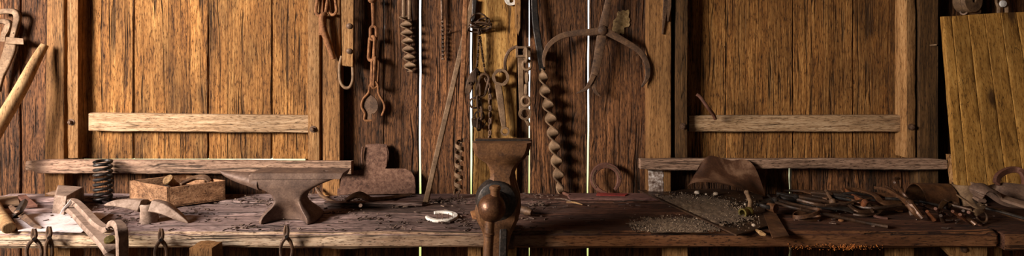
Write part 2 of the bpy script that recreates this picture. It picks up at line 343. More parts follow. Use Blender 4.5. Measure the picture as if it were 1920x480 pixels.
def window(name, stiles, boards, batten, sill, bolts, label, sill_pts, rootpx, slit, YS=2.765, Yb=2.722):
    root = thing(name, label, 'window', at(rootpx, 300, 2.74), kind='structure')
    m = MB()
    for a, b, at_, bt in boards: vplank(m, at_, a, bt, b, py0=-60, py1=297.2 - slit, Y=YS - .004 + random.choice((0, .004)), thick=.022, amp=.003)
    for a, b, at_, bt in boards[:-1]: vplank(m, bt - 8, b - 8, bt + 10, b + 10, py0=-60, py1=292, Y=YS + .026, thick=.01, amp=.001)
    m.build('shutter', W_SHUT, root)
    for a, b, yb, smat in stiles:
        s = MB(); s.rough(X(a, 2.70), X(b, 2.70), 2.70, YS + .02, Z(yb, 2.70), Z(-60, 2.70), 3, 2, 40, .002, a, axis=2)
        s.build('stile', smat, root)
    s = MB(); (x0, x1, ya0, ya1, yb0, yb1) = batten; n = 40; rings = []
    for i in range(n + 1):
        t = i/n; px = x0 + (x1 - x0)*t; u = ya0 + (ya1 - ya0)*t; d = yb0 + (yb1 - yb0)*t
        u += .8*nz(px*.02, 3); d += 1.0*nz(px*.02, 8)
        p, q = at(px, u, Yb), at(px, d, Yb); o = V(0, .034, 0); c = V(0, 0, .004)
        rings.append([p + o, p + V(0, .004, 0), p - c, q + c, q + V(0, .004, 0), q + o])
    s.loft(rings); s.build('batten', W_BAT, root)
    for (px, py) in bolts:
        b = MB(); c = at(px, py, 2.70)
        b.lathe(c, [(.0, -.002), (.017, -.001), (.017, .003), (.0, .004)], (0, -1, 0), 18)
        b.lathe(c, [(.010, 0), (.011, .012), (.008, .017), (.0, .018)], (0, -1, 0), 6); b.build('bolt', M_RUST, root)
    s = MB(); n = 60; rings = []; Yf = 2.655
    for i in range(n + 1):
        t = i/n; px = sill[0] + (sill[1] - sill[0])*t
        tp, bt = sill_pts(t); tp += .6*nz(px*.03, 1.5) + .4*nz(px*.1, 4); bt += 1.2*nz(px*.025, 5.5) + .9*nz(px*.09, 2)
        p, q = at(px, tp, Yf), at(px, bt, Yf); o = V(0, .044, 0); c = V(0, 0, .005)
        pb = V(p.x, 2.699, p.z - .004); qb = V(q.x, 2.699, q.z)
        rings.append([pb, p + V(0, .005, 0), p - c, p.lerp(q, .5) - V(0, .003*nz(px*.05, 9), 0), q + c, q + V(0, .005, 0), qb])
    s.loft(rings); s.build('window_sill', W_SILL, root)
    return root
def sill1(t): return (299.5 + 3*t if t > .04 else 303 - t*60, 325 + 2*t - (5 if t < .02 else 0))
def sill2(t): return (298 - .5*t + (2 if t > .97 else 0), 318 - 1*t + 2*math.sin(t*9))
window('window_1', [(125, 146, 298, W_STILE), (576, 599, 303, W_STILE)], [(140, 248.5, 140, 249.5), (252, 388.5, 252, 389.5), (391.5, 508, 391.5, 509), (511, 590, 511.5, 590)],
       (166, 578, 212, 217, 246, 249), (48, 658), [(134, 229), (587, 242)], 'closed board shutter with a level batten above the anvil', sill1, 360, -.5)
window('window_2', [(1267, 1290, 297, W_POSTD), (1700, 1718, 297, W_STILE)], [(1280, 1361, 1280, 1360), (1362, 1486, 1361, 1486), (1488, 1599, 1488, 1599), (1601, 1700, 1601, 1700)],
       (1292, 1688, 217, 216, 247, 247), (1201, 1776), [(1280, 237), (1708, 238)], 'closed board shutter with a batten above the pile of tongs', sill2, 1490, .6, 2.785, 2.745)

fl = MB(); fl.box(-3.4, 3.4, -2.2, 2.9, -.08, 0); tag(fl.build('floor', M_EARTH), kind='structure', label='packed earth floor', cat='floor')
cl = MB(); cl.box(-3.2, 3.4, .3, 2.95, 2.62, 2.68); tag(cl.build('shade_ceiling', W_WALL), kind='structure', label='unseen board roof added over the workbench for shade', cat='shade_ceiling')  # unseen roof, added to cut the sky light on the bench
wr = MB()
for k in range(9): wr.box(2.95, 2.975, 2.76 - .3*(k + 1), 2.755 - .3*k, 0, 2.62)
tag(wr.build('shade_wall_right', W_WALL), kind='structure', label='unseen side wall of upright boards added to block light', cat='wall')  # unseen wall, added to keep out light from the right

# ------------------------------------------------------------------ the workbench
bench = thing('workbench', 'long heavy weathered timber workbench under the two shutters', 'workbench', V(0, 2.45, 0))
XB0, XB1 = -2.6, X(1851, 2.2)
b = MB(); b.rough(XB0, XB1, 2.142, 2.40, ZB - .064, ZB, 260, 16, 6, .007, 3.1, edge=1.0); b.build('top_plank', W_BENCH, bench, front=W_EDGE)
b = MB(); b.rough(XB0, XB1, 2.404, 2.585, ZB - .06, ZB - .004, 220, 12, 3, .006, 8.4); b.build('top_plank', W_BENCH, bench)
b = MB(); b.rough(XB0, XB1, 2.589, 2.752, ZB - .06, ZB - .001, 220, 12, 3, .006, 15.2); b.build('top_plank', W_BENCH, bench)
for a, c_ in ((106, 131), (215, 236), (876, 903), (1250, 1290), (1682, 1716)):
    m = MB(); m.rough(X(a, 2.24), X(c_, 2.24), 2.24, 2.32, 0, ZB - .066, 3, 3, 20, .002, a, axis=2); m.build('leg', W_STILE, bench)
side = thing('workbench', 'short end workbench under the leaning panel, butted against the long one', 'workbench', V(2.3, 2.45, 0))
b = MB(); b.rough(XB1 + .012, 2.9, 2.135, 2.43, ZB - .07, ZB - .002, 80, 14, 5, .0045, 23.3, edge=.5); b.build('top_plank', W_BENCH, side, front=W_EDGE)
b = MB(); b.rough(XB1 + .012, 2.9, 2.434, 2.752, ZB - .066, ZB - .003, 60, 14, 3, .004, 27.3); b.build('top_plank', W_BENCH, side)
m = MB(); m.rough(X(1853, 2.24), X(1880, 2.24), 2.24, 2.32, 0, ZB - .07, 3, 3, 20, .002, 77, axis=2); m.build('leg', W_POST, side)
m = MB(); m.prism([at(1762, 457, 2.2), at(1852, 447, 2.2), at(1852, 545, 2.2)], (0, .035, 0)); br = m.build('corner_brace', W_STILE, bench, bevel=.003)
m = MB(); m.lathe(at(1806, 467, 2.2), [(.014, -.001), (.014, .005), (.006, .006), (.006, .012), (0, .013)], (0, -1, 0), 14); m.build('bolt', M_RUST, br)
stump = MB(); stump.rough(X(352, 2.04), X(398, 2.04), 2.04, 2.125, 0, Z(464, 2.04), 4, 4, 24, .003, 5.5, axis=2)
tag(stump.build('wooden_post', W_POST), 'short sawn wooden post standing in front of the bench below the box', 'post')
# loose chips and shavings
def debris(name, n, xr, yr, mat, lmax, label, cat, seed, dens=None):
    random.seed(seed); m = MB(); c = 0
    while c < n:
        x = random.uniform(*xr); y = random.uniform(*yr)
        if dens and random.random() > dens(x, y): continue
        c += 1; L = random.uniform(.2, 1)**2*lmax + .004; w = random.uniform(.001, .0045); a = random.uniform(-1.2, 1.2); h = ZB + random.uniform(.002, .009)
        d = V(math.cos(a), math.sin(a), random.uniform(-.12, .25))*L/2; e = V(-math.sin(a), math.cos(a), 0)*w; p = V(x, y, h + abs(d.z)*.6); t = V(0, 0, .0018)
        m.hexa([p - d - e - t, p + d - e*.6 - t, p + d + e*.6 - t, p - d + e - t], [p - d - e + t, p + d - e*.6 + t, p + d + e*.6 + t, p - d + e + t])
    return tag(m.build(name, mat, recalc=False), label, cat, kind='stuff')
debris('wood_chips', 900, (-2.1, 2.3), (2.16, 2.72), M_CHIP, .026, 'dark wood chips and shavings scattered over the bench top', 'wood chips', 3, lambda x, y: (.08 + .92*max(0, nz(x*4, y*9, 2))*2)*(1 if x < .15 else .12))

random.seed(9); m = MB()
for i in range(260):
    px = random.choice((random.gauss(1590, 14), random.uniform(1478, 1655))); c = V(X(px, 2.137), 2.137 - random.uniform(-.002, .004), ZB - .056 + random.gauss(0, .006)); r = random.uniform(.001, .0032)
    m.add([c + V(*d)*r for d in ((1,0,0),(-1,0,0),(0,1,0),(0,-1,0),(0,0,1),(0,0,-1))], [(0,2,4),(2,1,4),(1,3,4),(3,0,4),(2,0,5),(1,2,5),(3,1,5),(0,3,5)])
tag(m.build('lichen_crumbs', metal('orange_lichen', (96, 48, 12), (160, 88, 24), (196, 124, 44), metallic=0), recalc=False), 'orange lichen crumbs clinging along the lower bench edge', 'lichen', kind='stuff')
# ------------------------------------------------------------------ tools hanging at the far end of the wall
Y1 = 2.72
t = thing('pipe_wrench', 'rusty hook-jawed pipe wrench hanging on the dark wall at the far end', 'wrench', at(10, 120, Y1))
m = MB(); m.ribbon(smooth([at(-6, 23, Y1), at(14, 21, Y1), at(28, 23, Y1), at(33, 33, Y1), at(30, 48, Y1), at(24, 74, Y1)], 6), [.026, .028, .03, .034, .03, .026], .018); m.build('hook_jaw', M_TAN, t, bevel=.002)
m = MB(); m.ribbon(smooth([at(-6, 42, Y1), at(8, 40, Y1), at(17, 44, Y1), at(14, 56, Y1), at(9, 66, Y1), at(8, 78, Y1)], 6), [.02, .024, .03, .034, .03, .03], .02); m.build('heel_jaw', M_TAN, t, bevel=.002)
m = MB(); m.ribbon(smooth([at(22, 72, Y1), at(19, 92, Y1), at(10, 118, Y1), at(2, 142, Y1), at(-4, 172, Y1)], 6), [.05, .06, .055, .036, .022], .016); m.build('handle', M_TAN, t, bevel=.002)
m = MB(); m.hexa([at(10, 82, 2.702), at(45, 84, 2.702), at(45, 84, 2.745), at(10, 82, 2.745)], [at(11, 69, 2.702), at(44, 72, 2.702), at(44, 72, 2.745), at(11, 69, 2.745)]); m.build('collar', M_TAN, t, bevel=.003)

m = MB(); a, c = on(-60, 352, .03), at(79, 92, 2.64); a = at(-12, 252, 2.52)
pts = smooth([at(-92, 391, 2.44), at(-30, 280, 2.49), a, at(36, 172, 2.57), at(66, 115, 2.63), at(84, 84, 2.66)], 6)
m.tube(pts, [.036, .036, .034, .030, .027, .022, .017], 14)
hd = tag(m.build('wooden_pole', W_HAND), 'smooth pale wooden tool handle slanting up against the wall beside the post', 'pole')

# ------------------------------------------------------------------ near end of the bench
d = (on(17, 430, .028) - at(-25, 352, 2.66)); m = MB(); q = on(17, 428, .022); p = at(-16, 352, 2.54); p.z = ZB + .025
ax = (q - p).normalized(); L = (q - p).length
m.lathe(p, [(.020, 0), (.021, .02), (.020, L*.5), (.0225, L - .01), (.022, L - .003), (.019, L)], ax, 18)
tag(m.build('wooden_billet', W_HAND, bevel=.002), 'round pale wooden handle lying with its sawn end towards the bench edge', 'handle')
m = MB(); zz = .012
m.prism([on(-20, 369, zz), on(34, 367, zz), on(37, 381, zz), on(-20, 386, zz)], (0, 0, -.012)); tag(m.build('iron_plate', M_TAN, bevel=.002), 'flat rusty iron strip on the bench behind the pale round handle', 'iron strip')
m = MB(); m.prism([on(33, 366, .03), on(48, 364, .034), on(71, 384, .014), on(49, 386, .014)], (0, 0, -.012)); tag(m.build('iron_wedge', M_REDR, bevel=.002), 'reddish iron wedge leaning on the flat strip near the bench end', 'wedge')
t = thing('hand_pincers', 'small old pincers with one curved arm lying on the paper sheet', 'pincers', on(38, 405))
m = MB(); m.ribbon(smooth([on(20, 387, .03), on(27, 394, .036), on(40, 403, .03), on(55, 415, .02), on(66, 424, .012), on(79, 429, .008)], 6), [.014, .02, .024, .02, .016, .012], .012, n=(0, -.6, .8)); m.build('arm', M_RUST, t, bevel=.002)
m = MB(); m.ribbon(smooth([on(46, 378, .05), on(41, 388, .05), on(34, 398, .042), on(30, 407, .02)], 5), [.02, .024, .026, .014], .02, n=(0, -.7, .7)); m.build('jaw', M_DARK, t, bevel=.002)
m = MB(); m.lathe(on(33, 399, .045), [(.009, 0), (.009, .008), (0, .011)], (0, -.6, .8), 10); m.build('rivet', M_RUST, t)

n = 14; m = MB(); g = []
for j in range(9):
    row = []
    for i in range(n):
        u, v = i/(n-1), j/8; top = V(22 + 186*u, 401 - 3*u, 0); bot = V(34 + 118*u, 433 + 3*u, 0); pxy = top.lerp(bot, v)
        h = .004 + .004*(1 + nz(u*3, v*3)) + (.016 if u > .9 and v > .6 else 0)*(u - .8) + .012*max(0, u - .7)*(1 - v)
        row.append(on(pxy.x, pxy.y, h))
    g.append(row)
m.add([p for r in g for p in r] + [p - V(0, 0, .0012) for r in g for p in r], [])
N_ = 9*n
for j in range(8):
    for i in range(n - 1):
        a = j*n + i; m.f += [(a, a+1, a+n+1, a+n), (N_+a+n, N_+a+n+1, N_+a+1, N_+a)]
tag(m.build('paper_sheet', M_PAPER), 'dusty white paper sheet lying flat under the hammer head and pincers', 'paper')

t = thing('sledge_hammer_head', 'heavy square hammer head lying on the bench beside the coil spring', 'hammer head', on(122, 392))
m = MB(); A = on(97, 402); B = on(120, 405); C_ = on(158, 376); D = on(108, 372); hh = V(0, 0, .085)
m.hexa([A, B, C_, D], [A + hh*.98 + V(.004, .01, 0), B + hh + V(.004, .01, 0), C_ + hh*.8, D + hh*.8]); m.build('head', M_PALE, t, bevel=.006)
m = MB(); c = (A + D)/2 + V(.0, .03, .05); m.loft([[c + V(-.0, .022*math.cos(k*math.pi/4), .022*math.sin(k*math.pi/4)) for k in range(8)], [c + V(-.035, .016*math.cos(k*math.pi/4), .014*math.sin(k*math.pi/4)) for k in range(8)], [c + V(-.066, .004*math.cos(k*math.pi/4), .004*math.sin(k*math.pi/4)) for k in range(8)]]); m.build('peen', M_RUST, t)
m = MB(); m.prism([on(112, 401, .012), on(116, 393, .05), on(132, 374, .105), on(135, 380, .085), on(124, 393, .04)], (.004, -.003, 0)); tag(m.build('steel_point', M_STEEL), 'bright pointed steel sliver standing against the square hammer head', 'steel')

t = thing('iron_clamp', 'large two-barred iron strap clamp sticking out over the bench edge below the spring', 'clamp', on(170, 420))
m = MB(); m.ribbon(smooth([on(124, 388, .045), on(140, 398, .045), on(165, 424, .045), on(190, 450, .045), on(206, 468, .04), at(212, 486, 1.87), at(208, 520, 1.9)], 6), [.03, .038, .04, .038, .042, .048, .04], .022, n=(.35, -.25, .9)); m.build('flat_bar', M_PALE, t, bevel=.002)
m = MB(); m.ribbon(smooth([on(131, 377, .075), on(142, 380, .075), on(160, 397, .07), on(180, 418, .06), on(197, 430, .06), on(205, 430, .075), on(211, 420, .10), on(219, 419, .115), at(227, 430, 1.78), at(229, 455, 1.77), at(229, 490, 1.77), at(226, 530, 1.78)], 6), [.022, .028, .03, .03, .028, .03, .032, .034, .034, .034, .032, .03], .02, n=(.55, -.35, .75)); m.build('hooked_bar', M_PALE, t, bevel=.002)
m = MB(); m.lathe(on(206, 452, .06), [(.016, -.03), (.016, .012), (0, .014)], (.2, -.5, .8), 10); m.build('pin', M_BRASS, t)

m = MB(); c = on(193, 378); pts = []; R = .0335; T_ = 8.6
for i in range(int(T_*22) + 1):
    a = 2*math.pi*i/22; fr = i/(T_*22); zz = .009 + .185*min(1, max(0, (fr - .05)/.9)); pts.append(c + V(R*math.cos(a), R*math.sin(a), zz))
m.tube(pts, .0072, 8); tag(m.build('coil_spring', M_DARK), 'black coil spring standing upright on the bench under the sill', 'spring')

# ------------------------------------------------------------------ box
Fp, Lp, Rp = V(-1.6, 2.47, ZB), V(-1.865, 2.60, ZB), V(-1.405, 2.615, ZB); Kp = Lp + Rp - Fp; H_ = V(0, 0, .1)
box = thing('wooden_box', 'low open wooden box of old tools standing behind the pick head', 'box', (Fp + Kp)/2)
def wall_of(p, q, inn, name, zt=0, parent=box):
    m = MB(); th = inn.normalized()*.012; u = (q - p).normalized(); s = V(0, 0, .004)
    m.hexa([p + s, q + s, q + th + s, p + th + s], [p + H_ + V(0, 0, zt), q + H_ + V(0, 0, zt), q + th + H_ + V(0, 0, zt), p + th + H_ + V(0, 0, zt)]); m.build(name, W_BOX, parent, bevel=.0015)
eL = (Lp - Fp).normalized(); eR = (Rp - Fp).normalized(); ctr = (Fp + Kp)/2
wall_of(Fp, Lp, eR, 'side_panel'); wall_of(Fp + eR*.012, Rp, eL, 'front_panel', -.004); wall_of(Lp, Kp, -eL, 'back_panel', .0); wall_of(Rp, Kp, -eR, 'side_panel', -.002)
m = MB(); m.hexa([Fp + V(0,0,.003), Rp + V(0,0,.003), Kp + V(0,0,.003), Lp + V(0,0,.003)], [Fp + V(0,0,.012), Rp + V(0,0,.012), Kp + V(0,0,.012), Lp + V(0,0,.012)]); m.build('bottom_panel', W_BOX, box)
t = thing('mallet', 'small mallet with a pale round wooden head poking out of the box', 'mallet', ctr + V(-.02, .0, .02))
c = at(317, 338, 2.56); m = MB(); m.lathe(c, [(.016, -.05), (.019, -.01), (.024, .0), (.025, .008), (.023, .012), (0, .013)], (-.15, -.7, .7), 18); m.build('head', W_HAND, t)
m = MB(); m.tube([c + V(.01, .02, -.02), c + V(.06, .06, -.055), c + V(.13, .09, -.06)], .011, 10); m.build('handle', W_BOX, t)
m = MB(); m.ribbon(smooth([at(338, 346, 2.57), at(352, 339, 2.60), at(368, 333, 2.63), at(385, 333, 2.63), at(394, 340, 2.63)], 5), [.02, .026, .03, .028, .02], .014, n=(0, -.5, .85)); tag(m.build('bent_iron', M_RUST, bevel=.002), 'bent rusty iron bar lying across the top of the tools in the box', 'iron bar')
m = MB(); m.ribbon(smooth([V(-1.76, 2.56, ZB+.055), V(-1.66, 2.60, ZB+.07), V(-1.54, 2.66, ZB+.05)], 5), .03, .02, n=(0, 0, 1)); tag(m.build('flat_iron', M_DARK, bevel=.002), 'dark flat iron bar lying at the bottom of the tools in the box', 'iron bar')

# ------------------------------------------------------------------ pick head
t = thing('pick_head', 'rusty pick head without its handle, two blades spread, standing on its socket', 'pick head', on(280, 417))
c = on(280, 416); m = MB(); hh = .080
m.ring(c, [(.036, 0), (.034, .02), (.034, .05), (.037, hh - .006), (.034, hh), (.028, hh), (.026, .06), (.024, 0)], (0, 0, 1), 24)
m.build('socket', M_PALE, t)
def blade(pts, w, th, name):
    m = MB(); pts = smooth(pts, 6); m.ribbon(pts, w, th, n=(0, -.97, .25)); m.build(name, M_PALE, t, bevel=.003)
cy = c.y
blade([at(207, 384, cy), at(225, 381, cy), at(248, 382, cy), at(270, 386, cy)], [.006, .03, .044, .054], [.07, .075, .07, .062], 'adze_blade')
blade([at(290, 386, cy), at(310, 391, cy - .005), at(334, 405, cy - .015), at(354, 418, cy - .025)], [.054, .05, .032, .004], [.062, .052, .034, .008], 'pick_blade')

# ------------------------------------------------------------------ anvil
anv = thing('anvil', 'large rusty horned anvil standing on the bench', 'anvil', on(548, 412))
YA = 2.315; s_ = YA/1000
def ax_(px): return (px - 960)*YA/1000
m = MB()
def ring_at(z, xl, xr, hw, hm, n=64, p=5.0):
    out = []; cx, w = (xl + xr)/2, (xr - xl)/2
    for k in range(n):
        a = 2*math.pi*(k + .5)/n; ca, sa = math.cos(a), math.sin(a)
        ux = math.copysign(abs(ca)**(2/p), ca); uy = math.copysign(abs(sa)**(2/p), sa)
        hwx = hm + (hw - hm)*min(1, (abs(ux)/.8)**3)
        out.append(V(ax_(cx + w*ux), YA + uy*hwx, z))
    return out
L_ = [(0, 496, 599, .088, .014), (.014, 496.5, 598.5, .088, .014), (.028, 500, 594, .082, .015), (.042, 506, 587, .072, .019), (.056, 513, 580, .060, .026), (.07, 517.5, 575, .05, .035), (.084, 519, 572.5, .045, .042),
      (.104, 514, 576, .046, .044), (.12, 503, 584, .047, .046), (.136, 489, 596, .049, .049), (.152, 479, 611, .05, .05), (.166, 474, 628, .05, .05), (.176, 474, 640, .05, .05)]
m.loft([ring_at(ZB + .003 + z*1.06, a, b_, h1, h2, 64, 7 if z > .12 else 5) for z, a, b_, h1, h2 in L_]); m.build('body', M_ANVIL, anv, bevel=.002)
zt = ZB + .003 + .186
def grid(xs, ys, z0, z1, holes):
    m = MB(); nx, ny = len(xs), len(ys)
    for i in range(nx - 1):
        for j in range(ny - 1):
            if (i, j) in holes:
                a, b_, c_, d_ = xs[i], xs[i+1], ys[j], ys[j+1]
                m.add([(a,c_,z0),(b_,c_,z0),(b_,d_,z0),(a,d_,z0),(a,c_,z1),(b_,c_,z1),(b_,d_,z1),(a,d_,z1)], [(0,1,5,4),(1,2,6,5),(2,3,7,6),(3,0,4,7),(0,1,2,3)])
            else: m.add([(xs[i],ys[j],z1),(xs[i+1],ys[j],z1),(xs[i+1],ys[j+1],z1),(xs[i],ys[j+1],z1)], [(0,1,2,3)])
    a, b_, c_, d_ = xs[0], xs[-1], ys[0], ys[-1]
    k = .012
    m.add([(a,c_,z0),(b_-k,c_,z0),(b_-k,d_,z0),(a,d_,z0),(a,c_,z1),(b_,c_,z1),(b_,d_,z1),(a,d_,z1)], [(0,1,5,4),(1,2,6,5),(2,3,7,6),(3,0,4,7),(3,2,1,0)])
    return m
xs = [ax_(v) for v in (481, 607, 616, 632, 637, 650)]; ys = [YA - .054, YA - .012, YA + .004, YA + .012, YA + .02, YA + .056]
g = grid(xs, ys, zt - .002, zt + .022, {(1, 1), (3, 2)}); g.build('face_plate', M_ANVIL, anv, recalc=False)
m = MB(); rings = []; n = 18
for i in range(n + 1):
    u = i/n; px = 492 - u*79; r = .05*(1 - u)**.7 + .003; ztop = zt + .010 + .012*u; x = ax_(px)
    hz_ = r*(.62 + .2*u) + .012*max(0, .3 - u)
    rings.append([V(x, YA + r*math.cos(a)*1.0, (ztop - hz_) + hz_*math.sin(a)) for a in [2*math.pi*k/20 for k in range(20)]])
m.loft(rings); m.build('horn', M_ANVIL, anv)
m = MB(); m.box(ax_(476), ax_(486), YA - .047, YA + .047, zt - .02, zt + .014); m.build('step', M_ANVIL, anv, bevel=.003)
m = MB(); m.box(ax_(520), ax_(524), YA - .0515, YA - .045, ZB + .02, ZB + .11); 

# ------------------------------------------------------------------ spade blade and bars behind the anvil
YS = 2.695
o_ = [(632, 366), (631, 342), (637, 330), (652, 322), (679, 320), (683, 310), (680, 300), (679, 287), (682, 274), (702, 272), (722, 273), (727, 288), (726, 304), (721, 318), (758, 318), (770, 323), (777, 334), (779, 350), (779, 364)]
fr = [];
for (px, py) in o_:
    p = at(px, py, YS); u = (p.z - ZB)/.25; fr.append(V(p.x, YS + .035*u, p.z))
zmin = min(p.z for p in fr); fr = [V(p.x, p.y, p.z - zmin + ZB + .004) for p in fr]
t = thing('shovel_blade', 'broad rusty shovel blade without a handle leaning on the wall behind the anvil', 'shovel blade', on(705, 364))
m = MB(); m.prism(fr, (0, .006, 0)); m.build('blade', M_SPADE, t, bevel=.002)
m = MB(); n = 9
for sx in (680, 724):
    m = MB(); m.tube([at(sx, 312, YS + .014), at(sx + (2 if sx > 700 else -2), 292, YS + .016), at(sx, 275, YS + .02)], .005, 6); m.build('rolled_edge', M_SPADE, t)
m = MB(); m.ribbon(smooth([on(643, 381, .008), on(650, 376, .02), on(660, 369, .05), on(674, 365, .066), on(687, 370, .05), on(700, 374, .03), on(735, 371, .012), on(772, 365, .008)], 6), [.014, .022, .028, .03, .028, .022, .02, .016], .014, n=(0, -.75, .6)); tag(m.build('bent_bar', M_RUST, bevel=.003), 'rusty bar with a raised bend lying on the bench below the shovel blade', 'bar')
m = MB(); m.tube(smooth([on(593, 352, .045), on(598, 361, .025), on(606, 369, .012), on(622, 377, .008), on(640, 382, .008)], 6), [.008, .009, .008, .006], 8); tag(m.build('hook_bar', M_RUST), 'thin hooked iron rod curling up from the bench beside the anvil heel', 'rod')
m = MB(); m.tube([on(676, 387, .0), on(676, 385, .035)], .008, 8); tag(m.build('iron_pin', M_PALE), 'short upright pin holding up the bent bar below the shovel blade', 'pin')
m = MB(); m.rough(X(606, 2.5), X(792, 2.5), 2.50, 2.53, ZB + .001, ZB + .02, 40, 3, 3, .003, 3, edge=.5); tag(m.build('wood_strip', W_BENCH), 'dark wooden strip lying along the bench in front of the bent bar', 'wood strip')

# ------------------------------------------------------------------ horseshoe on the bench
def horseshoe_pts(n=40, gap=.62, a=1.0, b=1.12):
    return [(a*math.sin(th)*(1 - .10*max(0, math.cos(th))), -b*math.cos(th)) for th in [gap + (2*math.pi - 2*gap)*i/n for i in range(n + 1)]]
c = on(827, 409); t = thing('horseshoe', 'whitened horseshoe lying flat with nails standing in it', 'horseshoe', c)
R = .058; pts = []
for (u, v) in horseshoe_pts():
    a = math.radians(-112); pts.append(c + V(R*(u*math.cos(a) - v*math.sin(a)), R*1.05*(u*math.sin(a) + v*math.cos(a)), .008))
m = MB(); m.ribbon(pts, [.014, .02, .024, .022, .024, .02, .014], .012, n=(0, 0, 1)); m.build('shoe', M_WHITE, t, bevel=.0015)
for i in (9, 12, 15, 18):
    m = MB(); p = pts[i]; m.tube([p + V(0, 0, .004), p + V(.002, 0, .018), p + V(.003, .001, .03)], .0016, 5); m.build('nail', M_RUST, t)

# ------------------------------------------------------------------ hook, strap and shackle chain hanging on the wall
Yh = 2.675
t = thing('chain_hook', 'rusty iron hook hanging from chain links in front of the pale post', 'hook', at(615, 112, Yh))
m = MB(); m.tube(smooth([at(612, 30, Yh), at(606, 28, Yh-.01), at(604, 40, Yh-.012), at(608, 60, Yh-.01), at(617, 85, Yh), at(625, 111, Yh)], 6), [.013, .015, .017, .018, .017, .012], 10); m.build('hook', M_RUSTO, t)
m = MB(); m.link(at(604, 5, Yh), (.15, 0, 1), (1, 0, 0), .15, .066, .008, 8); m.build('link', M_RUSTO, t)
m = MB(); m.link(at(622, 3, Yh), (-.12, .0, 1), (.9, -.4, 0), .15, .066, .008, 8); m.build('link', M_RUSTO, t)
m = MB(); m.ribbon([at(603, -10, 2.69), at(602, 66, 2.69)], .022, .012); m.build('hanger_plate', M_RUSTO, t)

t = thing('wooden_strap', 'pale riveted wooden bar ending in an iron loop, hanging beside the post', 'strap', at(650, 165, 2.68))
m = MB(); m.hexa([at(642, 123, 2.668), at(662, 126, 2.668), at(662, 126, 2.70), at(642, 123, 2.70)], [at(639, -40, 2.668), at(664, -40, 2.668), at(664, -40, 2.70), at(639, -40, 2.70)]); m.build('bar', W_STILE, t, bevel=.003)
for py in (49, 96):
    m = MB(); m.lathe(at(655, py, 2.668), [(.015, 0), (.014, .005), (.008, .009), (0, .01)], (0, -1, 0), 14); m.build('rivet', M_RUST, t)
m = MB(); m.tube(smooth([at(641, 105, 2.684), at(637, 125, 2.684), at(638, 150, 2.684), at(645, 163, 2.684), at(655, 164, 2.684), at(661, 153, 2.684), at(662, 135, 2.684), at(660, 112, 2.684)], 6), .0085, 10); m.build('loop', M_TAN, t)

t = thing('shackle_chain', 'rusty chain of long links ending in a flat open shackle', 'chain', at(703, 228, 2.70))
Yc = 2.705
m = MB(); m.tube(smooth([at(698, -30, Yc), at(699, 5, Yc), at(700, 40, Yc), at(699, 52, Yc)], 4), [.008, .010, .009, .008], 8); m.lathe(at(698, 2, Yc), [(.0, -.01), (.02, -.008), (.022, .0), (.012, .01), (0, .01)], (0, 0, -1), 10)
m.link(at(700, 62, Yc), (0, 0, 1), (1, 0, 0), .085, .046, .008, 8); m.build('eye_rod', M_RUSTO, t)
for (px, py, L, W, sd) in ((697, 91, .14, .054, (.85, -.5, 0)), (700, 135, .175, .05, (.5, -.85, 0))):
    m = MB(); m.link(at(px, py, Yc), (.06, 0, 1), sd, L, W, .0088, 8); m.build('link', M_RUSTO, t)
m = MB(); m.link(at(703, 138, Yc - .01), (.02, 0, 1), (.9, .35, 0), .16, .046, .0085, 8); m.build('link', M_RUSTO, t)
m = MB(); Yk = Yc - .005
o2 = [(690, 168), (694, 176), (705, 186), (709, 196), (708, 206), (702, 213), (697, 214), (697, 226), (684, 226), (684, 214), (679, 206), (677, 196), (680, 188), (687, 180)]
m.prism([p for p in smooth([at(a, b_, Yk) for a, b_ in o2], 3, True)], (0, .006, 0)); m.build('shackle_plate', M_RUST, t, bevel=.002)
m = MB(); m.tube(smooth([at(697, 226, Yk), at(684, 225, Yk - .004), at(684, 212, Yk - .004), at(678, 200, Yk - .004), at(681, 186, Yk - .004), at(691, 174, Yk - .004), at(694, 160, Yk-.004), at(700, 152, Yk - .008), at(708, 158, Yk - .006), at(710, 175, Yk), at(719, 192, Yk), at(721, 203, Yk), at(716, 217, Yk)], 6), .0062, 8); m.build('shackle_bow', M_RUSTO, t)

# ------------------------------------------------------------------ drill bits
def twist_bit(name, pts, w, th, halfpitch, mat, label, cat, ws=None, phase=0.0, shank=None, shank_r=.006, k=8):
    pts = [Vector(p) for p in pts]; tot = sum((pts[i+1] - pts[i]).length for i in range(len(pts)-1)); n = max(30, int(tot/halfpitch*k))
    sm = smooth(pts, max(2, n//(len(pts)-1))); d = 0; tw = []
    for i, p in enumerate(sm):
        if i: d += (p - sm[i-1]).length
        tw.append(phase + math.pi*d/halfpitch)
    tt = thing(name, label, cat, sm[-1]); m = MB(); m.ribbon(sm, ws or w, th, twist=tw); m.build('twist', mat, tt)
    if shank: m = MB(); m.tube([Vector(p) for p in shank], shank_r, 8); m.build('shank', mat, tt)
    return tt
Yb = 2.715
twist_bit('twist_drill', [at(760, 30, Yb), at(765, 80, Yb), at(770, 134, Yb)], .066, .012, .042, M_TAN, 'short thick twisted drill hanging beside the wide bright gap', 'drill bit')
for o in [x for x in COL.objects if x.get('label', '').startswith('short thick twisted')]:
    m = MB(); m.tube([at(757, -30, Yb), at(757, 36, Yb)], .010, 8); m.build('shank', M_TAN, o); m = MB(); m.tube([at(768, -30, Yb), at(768, 36, Yb)], .010, 8); m.build('shank', M_TAN, o)
twist_bit('twist_drill', [at(829, 34, Yb+.02), at(830, 75, Yb+.02), at(830.5, 112, Yb+.02)], .017, .006, .021, M_RUST, 'thin small twist drill hanging between the bright gap and the long bars', 'drill bit', shank=[at(828, -30, Yb+.02), at(829, 36, Yb+.02)], shank_r=.0075)
m = MB(); m.tube([at(840, 66, 2.765), at(846, 54, 2.73)], .0025, 6); tag(m.build('nail', M_RUST), 'bent nail sticking out of the board beside the thin twist drill', 'nail')
